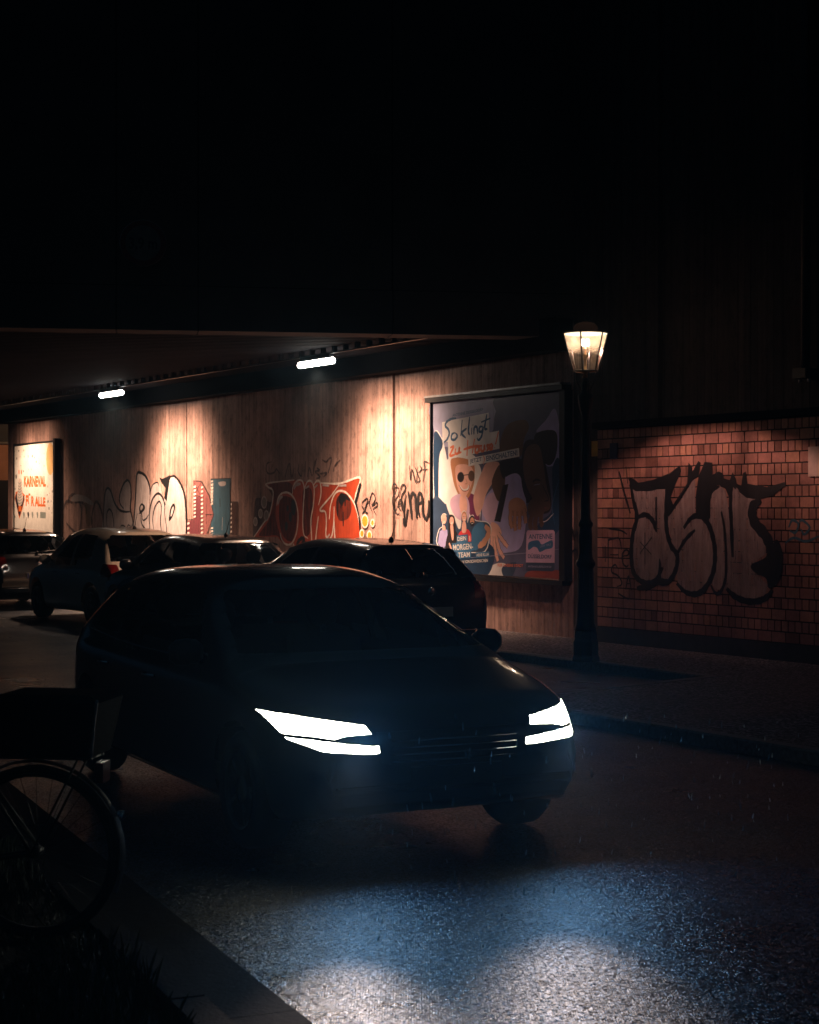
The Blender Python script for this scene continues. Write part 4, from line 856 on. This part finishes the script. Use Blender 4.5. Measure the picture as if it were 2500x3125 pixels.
# ================================================================ CARS
def pip(x, y, poly):
    c = False; j = len(poly) - 1
    for i in range(len(poly)):
        xi, yi = poly[i]; xj, yj = poly[j]
        if (yi > y) != (yj > y) and x < (xj - xi) * (y - yi) / (yj - yi) + xi: c = not c
        j = i
    return c
def nearest(x, y, poly):
    best = None
    for i in range(len(poly)):
        a_ = np.array(poly[i]); b_ = np.array(poly[(i + 1) % len(poly)]); d = b_ - a_; t = np.clip(np.dot(np.array((x, y)) - a_, d) / np.dot(d, d), 0, 1)
        q = a_ + d * t; e_ = (q[0] - x) ** 2 + (q[1] - y) ** 2
        if best is None or e_ < best[0]: best = (e_, q)
    return best[1]
def circ(cx, cz, r_, n=28): return [(cx + r_ * math.cos(2 * math.pi * k / n), cz + r_ * math.sin(2 * math.pi * k / n)) for k in range(n)]
def carbody(P):
    L, Wd, H = P['L'], P['W'], P['H']; hw = Wd / 2
    top = np.array(crom(P['top'], 8)); d = np.r_[0, np.cumsum(np.hypot(*np.diff(top, axis=0).T))]
    n = P.get('nx', 150); t = np.linspace(0, d[-1], n); X = np.interp(t, d, top[:, 0]); Z = np.interp(t, d, top[:, 1])
    X = np.maximum.accumulate(X + np.arange(n) * 1e-6)
    ring = []
    for x, zt in zip(X, Z):
        e0 = max(0, (abs(x) - (L / 2 - .75)) / .75); ff = P['nose'] if x > 0 else P['tail']
        wb_ = hw * (1 - ff * e0 ** 2.2)
        e1 = max(0, (abs(x) - (L / 2 - .10)) / .10); wb_ *= 1 - .06 * e1 ** 2
        zbt = .20 + .12 * max(0, (abs(x) - (L / 2 - .5)) / .5) ** 2
        belt = np.interp(x, [p[0] for p in P['belt']], [p[1] for p in P['belt']])
        zs = min(belt, zt - .025); ws = wb_ * .955
        mid = zbt + (zs - zbt) * .55
        lo = crom([(wb_ * .90, zbt), (wb_ * .975, zbt + .10), (wb_ * 1.0, mid), (wb_ * .992, zs - .10 if zs - .10 > mid else (mid + zs) / 2), (ws, zs)], P.get('lo', 5))
        pts = [tuple(p) for p in lo]
        nu = 24; th = P.get('tumble', .24)
        for k in range(1, nu + 1):
            a_ = math.pi / 2 * (k / nu); y = ws * math.cos(a_) ** P.get('e', .42) if k < nu else 0; z = zs + (zt - zs) * math.sin(a_) ** .62
            y *= 1 - th * max(0, (z - belt)) / (H - .9); pts.append((y, z))
        ring.append(pts)
    m_ = len(ring[0]); V = []; full = 2 * m_ - 1
    for i, pts in enumerate(ring):
        for y, z in pts: V.append([X[i], y, z])
        for y, z in reversed(pts[:-1]): V.append([X[i], -y, z])
    V = np.array(V); Fc = []
    for i in range(n - 1):
        for k in range(full - 1): Fc.append((i * full + k, (i + 1) * full + k, (i + 1) * full + k + 1, i * full + k + 1))
    # outward = check orientation later by bmesh
    reg = P['regions']; assign = {}
    fc = V[np.array(Fc)]; cen = fc.mean(axis=1)
    nrm = np.cross(fc[:, 2] - fc[:, 0], fc[:, 3] - fc[:, 1]); nrm /= (np.linalg.norm(nrm, axis=1)[:, None] + 1e-9)
    sgn = np.sign((nrm * np.c_[cen[:, 0] * .2, cen[:, 1], cen[:, 2] - .5]).sum(axis=1)); nrm *= sgn[:, None]
    for fi in range(len(Fc)):
        x, y, z = cen[fi]
        for rn, (proj, poly, cond) in reg.items():
            if not cond(x, y, z, nrm[fi]): continue
            u_, v_ = (x, z) if proj == 'xz' else (y, z) if proj == 'yz' else (x, y)
            if pip(u_, v_, poly): assign[fi] = rn; break
    vreg = {}
    for fi, f in enumerate(Fc):
        for vi in f: vreg.setdefault(vi, set()).add(assign.get(fi))
    for vi, rs in vreg.items():
        if len(rs) > 1:
            rn = [r_ for r_ in rs if r_ is not None][0]; proj, poly, _ = reg[rn]
            a_, b_ = ((0, 2) if proj == 'xz' else (1, 2) if proj == 'yz' else (0, 1))
            q = nearest(V[vi][a_], V[vi][b_], poly)
            if math.hypot(q[0] - V[vi][a_], q[1] - V[vi][b_]) < .035: V[vi][a_], V[vi][b_] = q
    parts = {}
    for fi, f in enumerate(Fc): parts.setdefault(assign.get(fi), []).append(f)
    caps = [tuple(range(full)), tuple((n - 1) * full + k for k in range(full))]
    parts[None] += caps
    floor = [(i * full, i * full + full - 1, (i + 1) * full + full - 1, (i + 1) * full) for i in range(n - 1)]
    parts[None] += floor
    return V, parts
def meshpart(name, V, faces, mat, parent, push=0, thick=False):
    used = sorted({v for f in faces for v in f}); mp = {v: i for i, v in enumerate(used)}
    me = bpy.data.meshes.new(name); me.from_pydata([tuple(V[v]) for v in used], [], [tuple(mp[v] for v in f) for f in faces]); me.update()
    bm = bmesh.new(); bm.from_mesh(me); bmesh.ops.recalc_face_normals(bm, faces=bm.faces)
    bm.faces.ensure_lookup_table()
    # make normals point away from the car's middle
    s_ = sum((f.normal.dot(f.calc_center_median() - Vector((0, 0, .6)))) * f.calc_area() for f in bm.faces)
    if s_ < 0: bmesh.ops.reverse_faces(bm, faces=bm.faces)
    if push:
        bm.normal_update()
        for v in bm.verts: v.co += v.normal * push
    bm.to_mesh(me); bm.free()
    o = link(name, me, mat, parent, smooth=True)
    return o
def wheel(parent, x, y, r_, wd=.21):
    sd = 1 if y > 0 else -1
    mt = Matrix.Translation((x, y, r_)) @ Matrix.Rotation(R(-90 * sd), 4, 'X')
    mb = MB(); h_ = wd / 2
    mb.lathe([(r_ * .66, -h_), (r_ * .9, -h_ - .005), (r_ * .985, -h_ + .03), (r_, 0), (r_ * .985, h_ - .03), (r_ * .9, h_ + .005), (r_ * .68, h_), (r_ * .66, h_ - .02)], M['rubber'], 36, mt)
    t_ = mb.build('wheel', parent)
    mb = MB(); mb.lathe([(r_ * .675, h_ + .002), (r_ * .63, h_ - .005), (r_ * .61, h_ - .05), (r_ * .60, -.02)], M['rim'], 36, mt, cap=False)
    mb.lathe([(r_ * .59, -.03), (.001, -.03)], M['plastic'], 24, mt, cap=False)
    mb.lathe([(.075, h_ - .05), (.07, h_ - .015), (.03, h_ - .005), (.001, h_ - .004)], M['rim'], 16, mt, cap=False)
    for k in range(5):
        for dd in (-.13, .13):
            a_ = 2 * math.pi * k / 5 + dd; m2 = mt @ Matrix.Rotation(a_, 4, 'Z')
            mb.box((.05, -.014, h_ - .06), (r_ * .64, .014, h_ - .02), M['rim'], m2)
    mb.build('rim', t_)
def make_car(name, P, paintm, loc, heading, label, lit=False, group='cars parked in a row along the wall'):
    o = empty(name, loc, math.atan2(heading[1], heading[0]), label, 'car', group)
    V, parts = carbody(P)
    body = meshpart('body', V, parts.pop(None), paintm, o)
    for rn, fcs in parts.items():
        if rn.startswith('arch'): continue
        kind = rn.split('.')[0]
        mat = {'window': M['glass'], 'windscreen': M['glass'], 'rear_window': M['glass'], 'tail_light': M['redlens'], 'headlight': M['lit_head'] if lit else M['frontlens'], 'grille': M['plastic'], 'running_light': M['lit_head'], 'bumper_trim': M['plastic'], 'roof_panel': M['glass']}[kind]
        meshpart(kind, V, fcs, mat, o, push=.004 if kind in ('tail_light', 'headlight', 'running_light') else -.004 if kind in ('window', 'windscreen', 'rear_window', 'grille') else 0)
    hw = P['W'] / 2; r_ = P['r']
    for x in (P['wf'], P['wr']):
        for sd in (1, -1): wheel(o, x, sd * (hw - .125), r_)
    # underbody and inner panels
    mb = MB(); mb.box((P['wr'] - .0, -hw + .28, .16), (P['wf'], hw - .28, .24), M['plastic']); mb.build('underbody', o)
    # cabin
    bx = P['seat']
    for sx, rows in ((bx[0], 2), (bx[1], 3)):
        for k in range(2):
            y = (.36 if k else -.36)
            mb = MB(); mb.box((sx - .02, y - .24, .30), (sx + .48, y + .24, .50), M['seat'])
            mt = Matrix.Translation((sx, y, .50)) @ Matrix.Rotation(R(-14), 4, 'Y')
            mb.box((-.12, -.24, 0), (0, .24, .52), M['seat'], mt)
            pts = [(-.05, 0, .50), (-.05, 0, .60)]; mb.tube([mt @ Vector(p) for p in pts], .02, M['steel'], 6)
            hp = crom([(-.13, .56), (-.14, .16 * .5), (-.13, 0)], 3)
            mb.lathe([(.02, .57), (.09, .59), (.12, .66), (.11, .73), (.05, .77), (.001, .775)], M['seat'], 12, mt @ Matrix.Translation((-.05, 0, 0)) @ Matrix.Diagonal((.45, 1, 1, 1)))
            mb.build('seat', o)
    # mirrors
    for sd in (1, -1):
        mb = MB(); mx_, mz = P['mirror']; mt = Matrix.Translation((mx_, sd * (hw * .95 + .10), mz)) @ Matrix.Diagonal((.5, 1, .8, 1))
        prof = [(.001, -.10), (.06, -.095), (.10, -.06), (.11, 0), (.10, .06), (.06, .095), (.001, .10)]
        mb.lathe([(a_ * .9, b_) for a_, b_ in prof], paintm, 16, mt @ Matrix.Rotation(R(90), 4, 'X')); mb.tube([(mx_, sd * hw * .90, mz - .03), (mx_, sd * (hw + .04), mz - .01)], .018, M['plastic'], 8); mb.build('wing_mirror', o)
    for sd in (1, -1):
        for hx in P['handles']:
            mb = MB(); mb.tube([(hx - .09, sd * hw * 1.0, P['hz']), (hx - .07, sd * (hw * 1.0 + .022), P['hz']), (hx + .07, sd * (hw * 1.0 + .022), P['hz']), (hx + .09, sd * hw * 1.0, P['hz'])], .011, M['chrome'] if P.get('chrome') else paintm, 8); mb.build('door_handle', o)
    # number plate front or rear
    rx = P['platex']; mb = MB()
    mb.box((rx[0] - .012, -.26, rx[1] - .055), (rx[0] + .004, .26, rx[1] + .055), M['plate']); mb.box((rx[0] - .014, .215, rx[1] - .05), (rx[0] - .0125, .255, rx[1] + .05), M['blue']); mb.build('number_plate', o)
    fx = P['L'] / 2; mb = MB(); mb.box((fx - .012, -.26, .40), (fx + .012, .26, .50), M['plate'] if not lit else plain('shaded number plate', (.03, .03, .03), .5)); mb.build('number_plate', o)  # lit car's front plate coloured near black to sink into shade
    # roof antenna
    if P.get('ant'):
        ax, az, ln_ = P['ant']; mb = MB(); mb.lathe([(.035, -.01), (.03, .03), (.012, .06)], M['plastic'], 12, Matrix.Translation((ax, 0, az))); mb.tube([(ax, 0, az + .03), (ax - ln_ * .45, 0, az + ln_)], [.007, .003], M['plastic'], 6); mb.build('antenna', o)
    # rear wiper, badge, bumper strip
    wx, wz = P['wiper']; mb = MB(); mb.tube([(wx - .03, 0, wz), (wx - .045, -.15, wz + .02), (wx - .03, -.36, wz + .035)], .009, M['plastic'], 6); mb.lathe([(.028, 0), (.024, .03)], M['plastic'], 12, Matrix.Translation((wx - .01, 0, wz)) @ Matrix.Rotation(R(-90), 4, 'Y')); mb.build('rear_wiper', o)
    tx, tz = P['badge']; mb = MB(); mb.lathe([(.05, 0), (.045, .012), (.001, .014)], M['chrome'], 20, Matrix.Translation((tx, 0, tz)) @ Matrix.Rotation(R(-90), 4, 'Y')); mb.build('badge', o)
    if P.get('strip'):
        sx_, sz_ = P['strip']; mb = MB(); mb.tube(crom([(sx_ + .30, hw * .93, sz_), (sx_ + .08, hw * .84, sz_), (sx_ - .005, hw * .6, sz_), (sx_ - .02, 0, sz_), (sx_ - .005, -hw * .6, sz_), (sx_ + .08, -hw * .84, sz_), (sx_ + .30, -hw * .93, sz_)], 4), .010, M['chrome'], 6); mb.build('bumper_strip', o)
    return o

def hatch(L=4.0, Wd=1.74, H=1.47, tail=(.14,), slope=.42, e=.42, tumble=.24, **kw):
    r = -L / 2; f = L / 2
    top = [(r, .42), (r + .012, .60), (r + .04, .74), (r + .09, .92), (r + .14, .98), (r + .20, 1.04), (r + .16 + slope * .8, H - .12), (r + .24 + slope, H - .055), (r + .75 + slope, H - .015), (r + L * .46, H), (r + L * .56, H - .035), (r + L * .62, H - .12), (f - 1.02, 1.0), (f - .88, .955), (f - .5, .88), (f - .2, .80), (f - .05, .68), (f - .012, .55), (f, .42)]
    wr, wf = r + .68, f - .80; rr = .315
    zbw = .97
    def side(x, y, z, n_): return abs(n_[1]) > .38 and z > .88 and n_[0] > -.62
    A0 = f - 1.35
    Dd = dict(
      regions={
        'arch.a': ('xz', circ(wf, rr, rr + .055), lambda x, y, z, n_: abs(y) > Wd / 2 * .62 and z < .75),
        'arch.b': ('xz', circ(wr, rr, rr + .055), lambda x, y, z, n_: abs(y) > Wd / 2 * .62 and z < .75),
        'window.a': ('xz', [(r + 1.62, zbw), (f - 1.52, zbw - .01), (f - 1.98, H - .15), (r + 1.66, H - .105)], lambda x, y, z, n_: side(x, y, z, n_) and y > 0),
        'window.b': ('xz', [(r + .72, zbw + .04), (r + 1.54, zbw), (r + 1.58, H - .105), (r + .98, H - .13)], lambda x, y, z, n_: side(x, y, z, n_) and y > 0),
        'window.c': ('xz', [(r + 1.62, zbw), (f - 1.52, zbw - .01), (f - 1.98, H - .15), (r + 1.66, H - .105)], lambda x, y, z, n_: side(x, y, z, n_) and y < 0),
        'window.d': ('xz', [(r + .72, zbw + .04), (r + 1.54, zbw), (r + 1.58, H - .105), (r + .98, H - .13)], lambda x, y, z, n_: side(x, y, z, n_) and y < 0),
        'rear_window': ('yz', [(-Wd * .40, 1.01), (Wd * .40, 1.01), (Wd * .365, H - .15), (Wd * .33, H - .115), (-Wd * .33, H - .115), (-Wd * .365, H - .15)], lambda x, y, z, n_: n_[0] < -.3 and x < 0),
        'windscreen': ('yz', [(-Wd * .42, 1.01), (Wd * .42, 1.01), (Wd * .33, H - .12), (-Wd * .33, H - .12)], lambda x, y, z, n_: n_[0] > .22 and x > 0),
        'tail_light.a': ('yz', [(Wd * .34, .76), (Wd * .52, .78), (Wd * .52, .98), (Wd * .36, .96)], lambda x, y, z, n_: x < r + .30),
        'tail_light.b': ('yz', [(-Wd * .34, .76), (-Wd * .52, .78), (-Wd * .52, .98), (-Wd * .36, .96)], lambda x, y, z, n_: x < r + .30),
        'headlight.a': ('yz', [(Wd * .27, .66), (Wd * .50, .72), (Wd * .50, .84), (Wd * .40, .82), (Wd * .27, .74)], lambda x, y, z, n_: x > f - .55),
        'headlight.b': ('yz', [(-Wd * .27, .66), (-Wd * .50, .72), (-Wd * .50, .84), (-Wd * .40, .82), (-Wd * .27, .74)], lambda x, y, z, n_: x > f - .55),
        'grille': ('yz', [(-Wd * .23, .52), (Wd * .23, .52), (Wd * .24, .68), (-Wd * .24, .68)], lambda x, y, z, n_: x > f - .25),
      },
      L=L, W=Wd, H=H, top=top, belt=[(r, .80), (r + .3, .93), (r + 1, .93), (f - 1.1, .90), (f - .3, .74), (f, .6)], nose=.20, tail=.12, wr=wr, wf=wf, r=rr, seat=(r + 2.05, r + 1.1), mirror=(f - 1.42, 1.0),
      handles=(r + 1.15, r + 2.15), hz=.80, platex=(r - .005 if L else 0, .62), ant=(r + .55 + slope, H - .035, .26), wiper=(r + .19, 1.035), badge=(r + .05, .86), strip=(r + .0, .40), e=e, tumble=tumble)
    Dd.update(kw); return Dd

c1 = Vector((.175, 19.96, 0))
def park(s_, L): return c1 + U * (s_ + L / 2)
make_car('parked_car', hatch(4.15, 1.77, 1.46, slope=.40), carpaint('deep maroon car paint', (.008, .0035, .004)), park(-.2, 4.15), U, 'dark maroon hatchback parked nearest the street lantern, in front of the large poster')
make_car('parked_car', hatch(3.95, 1.72, 1.46, slope=.5), carpaint('dark grey car paint', (.012, .010, .010)), park(4.25, 3.95), U, 'dark grey hatchback parked in front of the rust red graffiti')
make_car('parked_car', hatch(3.9, 1.70, 1.53, slope=.34, strip=None, chrome=True), carpaint('champagne car paint', (.72, .60, .48), .0, .4), park(7.75, 3.9), U, 'pale-roofed champagne hatchback parked in front of the silver graffiti')
make_car('parked_car', hatch(3.85, 1.72, 1.45, slope=.30, e=.36), carpaint('black car paint', (.008, .009, .011)), park(13.0, 3.85), U, 'black compact car at the left edge in front of the white poster')

# the car driving towards us
th = R(26); HD = Vector((math.sin(th), -math.cos(th), 0))
P = hatch(4.45, 1.82, 1.45, slope=.55, nx=300, lo=14, strip=None, ant=None)
f = 4.45 / 2
for k_, sg_ in (('a', 1), ('b', -1)):
    cnd = lambda x, y, z, n_: x > f - .75
    P['regions']['headlight.' + k_] = ('yz', [(sg_ * y, z) for y, z in ((.46, .672), (.60, .668), (.66, .655), (.74, .668), (.84, .668), (.875, .765), (.80, .762), (.62, .735), (.48, .712))], cnd)
    P['regions']['running_light.' + k_] = ('yz', [(sg_ * y, z) for y, z in ((.34, .575), (.50, .578), (.72, .600), (.845, .652), (.74, .652), (.60, .632), (.34, .600))], cnd)
P['chrome'] = True; P['mirror'] = (f - 1.45, 1.0)
frc = Vector((.24, 8.75, 0)) - HD * 0
mc = make_car('moving_car', P, carpaint('black metallic car paint', (.006, .007, .009)), frc - HD * f, HD, 'black car driving towards us with both headlights on', lit=True, group=None)
if 'group' in mc: del mc['group']
for sd in (1, -1):
    mb = MB(); r0 = -4.45 / 2
    mb.tube(crom([(r0 + .62, sd * .865, 1.0), (r0 + .9, sd * .875, .985), (r0 + 1.6, sd * .878, .955), (f - 1.9, sd * .878, .948), (f - 1.45, sd * .872, .940)], 5), .009, M['chrome'], 6); mb.build('window_trim', mc)
mb = MB()
for k in range(4): mb.tube([(f - .012, -.36, .53 + k * .035), (f + .004, 0, .53 + k * .035), (f - .012, .36, .53 + k * .035)], .005, M['chrome'], 6)
mb.build('grille_bars', mc)
lf = Vector((-HD.y, HD.x, 0))
for sd in (1, -1):
    p = frc + lf * (sd * .60 + .02) - HD * .02; p.z = .66
    lamp('SPOT', 'headlight_beam', p + HD * .06, (.18, .52, 1.0), 25, target=p + HD * 3 + Vector((0, 0, -.62)), spot_size=R(120), spot_blend=1.0, shadow_soft_size=.05)
    lamp('SPOT', 'headlight_core', p + HD * .06, (1.0, .75, .62), 58 if sd > 0 else 88, target=Vector((p.x * (.60 if sd > 0 else .80) + .03, 4.7, 0)), spot_size=R(25), spot_blend=1.0, shadow_soft_size=.06)

# ================================================================ BICYCLE at the left edge
bk = empty('bicycle', (-1.51, 6.9, .07), R(172), 'dark bicycle with a black rear bag and red rear light at the left edge', 'bicycle')
def bwheel(cx):
    mb = MB(); r_ = .335; mt = Matrix.Translation((cx, 0, .35)) @ Matrix.Rotation(R(90), 4, 'X')
    n = 48; vs = []; k2 = 8
    for i in range(n):
        a_ = 2 * math.pi * i / n
        for k in range(k2):
            b_ = 2 * math.pi * k / k2; rr = r_ + .018 * math.cos(b_); vs.append(mt @ Vector((rr * math.cos(a_), rr * math.sin(a_), .018 * math.sin(b_))))
    mb.add(vs, [(i * k2 + k, ((i + 1) % n) * k2 + k, ((i + 1) % n) * k2 + (k + 1) % k2, i * k2 + (k + 1) % k2) for i in range(n) for k in range(k2)], M['rubber'], True)
    t_ = mb.build('wheel', bk)
    mb = MB(); mb.lathe([(.318, -.010), (.305, -.010), (.305, .010), (.318, .010)], M['metal'], 48, mt, cap=False)
    for i in range(28):
        a_ = 2 * math.pi * i / 28; mb.tube([mt @ Vector((.02 * math.cos(a_ + .9), .02 * math.sin(a_ + .9), .025 * (-1) ** i)), mt @ Vector((.31 * math.cos(a_), .31 * math.sin(a_), 0))], .0012, M['metal'], 4)
    mb.lathe([(.02, -.04), (.02, .04)], M['metal'], 12, mt); mb.build('rim', t_)
bwheel(0); bwheel(1.06)
mb = MB(); fm2 = M['iron']
BBk = (.44, 0, .28); ST = (.30, 0, .78); HT = (.90, 0, .82); HB = (.93, 0, .62); RA = (0, 0, .35)
for a_, b_, r_ in ((BBk, ST, .016), (BBk, HB, .018), (ST, HT, .016), (HT, HB, .018)): mb.tube([a_, b_], r_, fm2)
for y in (.05, -.05):
    mb.tube([(0, y, .35), (.42, y * .5, .28)], .009, fm2); mb.tube([(0, y, .35), (.30, y * .3, .76)], .008, fm2); mb.tube([HB, (1.0, y, .5), (1.06, y, .35)], .010, fm2)
mb.build('frame', bk)
mb = MB(); pts = [(-.10, .0, .96), (-.02, .0, .975), (.10, .0, .965), (.20, 0, .96)]
for i in range(1): mb.lathe([(.001, 0), (.07, .01), (.09, .05), (.07, .18), (.03, .26), (.001, .28)], M['plastic'], 14, Matrix.Translation((.16, 0, .95)) @ Matrix.Rotation(R(90), 4, 'Y') @ Matrix.Diagonal((.35, 1, 1, 1)))
mb.tube([(.28, 0, .84), (.25, 0, .94)], .013, M['steel']); mb.build('saddle', bk)
mb = MB(); mb.tube([HT, (.885, 0, 1.0)], .013, M['steel']); mb.tube(crom([(.75, .30, 1.04), (.86, .22, 1.05), (.90, 0, 1.0), (.86, -.22, 1.05), (.75, -.30, 1.04)], 4), .012, M['metal']); mb.build('handlebar', bk)
mb = MB()                                     # mudguard
arc = [(.375 * math.cos(t_), .375 * math.sin(t_)) for t_ in np.linspace(R(60), R(205), 20)]
vs = []
for x, z in arc:
    for y, d_ in ((-.028, -.010), (0, 0), (.028, -.010)): q = 1 + d_ / .375; vs.append((x * q, y, .35 + z * q))
mb.add(vs, [(i * 3 + k, i * 3 + k + 1, i * 3 + k + 4, i * 3 + k + 3) for i in range(19) for k in range(2)], M['iron'], True)
mb.build('mudguard', bk)
mb = MB()
for y in (.07, -.07): mb.tube([(.18, y, .74), (-.26, y, .74)], .006, fm2); mb.tube([(-.20, y, .74), (0, y, .35)], .005, fm2)
for x in (-.25, -.1, .05): mb.tube([(x, .07, .74), (x, -.07, .74)], .005, fm2)
mb.build('carrier', bk)
mb = MB(); mb.box((-.295, -.045, .64), (-.26, .045, .72), M['redlens']); mb.build('rear_light', bk)
mb = MB(); mb.lathe([(.001, 0), (.016, .004), (.018, .016), (.001, .02)], M['chrome'], 12, Matrix.Translation((-.345, -.02, .50)) @ Matrix.Rotation(R(60), 4, 'Y')); mb.tube([(-.352, -.032, .52), (-.335, -.03, .46)], .008, M['chrome'], 8); mb.build('mudguard_clip', bk)
# black box bag on the carrier
mb = MB(); lo_ = [(-.27, -.13), (.10, -.13), (.10, .13), (-.27, .13)]; vs = [(x, y, .752) for x, y in lo_] + [(-.31, -.17, .97), (.14, -.17, .97), (.14, .17, .97), (-.31, .17, .97)] + [(-.27, -.13, 1.0), (.10, -.13, 1.0), (.10, .13, 1.0), (-.27, .13, 1.0)]
mb.add(vs, [(3, 2, 1, 0), (8, 9, 10, 11)] + [(i + k, (i + 1) % 4 + k, (i + 1) % 4 + k + 4, i + k + 4) for k in (0, 4) for i in range(4)], plain('black bag cloth', (.0015, .0015, .002), .95, spec=.03, bump=.002)); mb.build('rear_bag', bk)
mb = MB(); mb.tube(crom([(-.275, .135, .755), (-.288, .150, .84), (-.302, .165, .93), (-.315, .178, .985)], 4), [.005] + [.006] * 11 + [.005], M['steel'], 6); mb.build('edge_piping', bk)

# drizzle caught in the headlights
mb = MB(); dm = plain('water drop', (.6, .75, .85), .2)
rnd = random.Random(3)
for i in range(260):
    d_ = rnd.uniform(4.5, 12); px = rnd.uniform(1150, 2450); py = rnd.uniform(2180, 2900)
    p = Vector(((px - 1250) / F * d_, d_, EYE - (py - 1558) / F * d_))
    if p.z < .05 or (p.x < 1.1 and d_ > 8.4): continue
    l_ = rnd.uniform(.012, .032); tl_ = Vector((rnd.uniform(-.2, .2), rnd.uniform(-.2, .2), 1)) * l_
    mb.tube([p - tl_ * .5, p - tl_ * .2, p + tl_ * .5], [.0008, .0022, .0006], dm, 5)
tag(mb.build('drizzle'), 'fine drizzle drops falling through the headlight beam', 'drizzle', kind='stuff')

# mist, put in for a glow round the lamps and a blue veil
mb = MB(); hz = bpy.data.materials.new('added misty air'); hz.use_nodes = True; nt = hz.node_tree; nt.nodes.remove(nt.nodes['Principled BSDF'])
pv = nt.nodes.new('ShaderNodeVolumePrincipled'); pv.inputs['Color'].default_value = (.45, .75, 1, 1); pv.inputs['Density'].default_value = .0026; pv.inputs['Anisotropy'].default_value = .8
nt.links.new(pv.outputs[0], nt.nodes['Material Output'].inputs['Volume'])
mb.box((-310, -70, -1.03), (310, 510, 12.5), hz); tag(mb.build('haze'), 'thin mist added for a glow around the lamps', 'haze', kind='stuff')
S.cycles.volume_bounces = 0
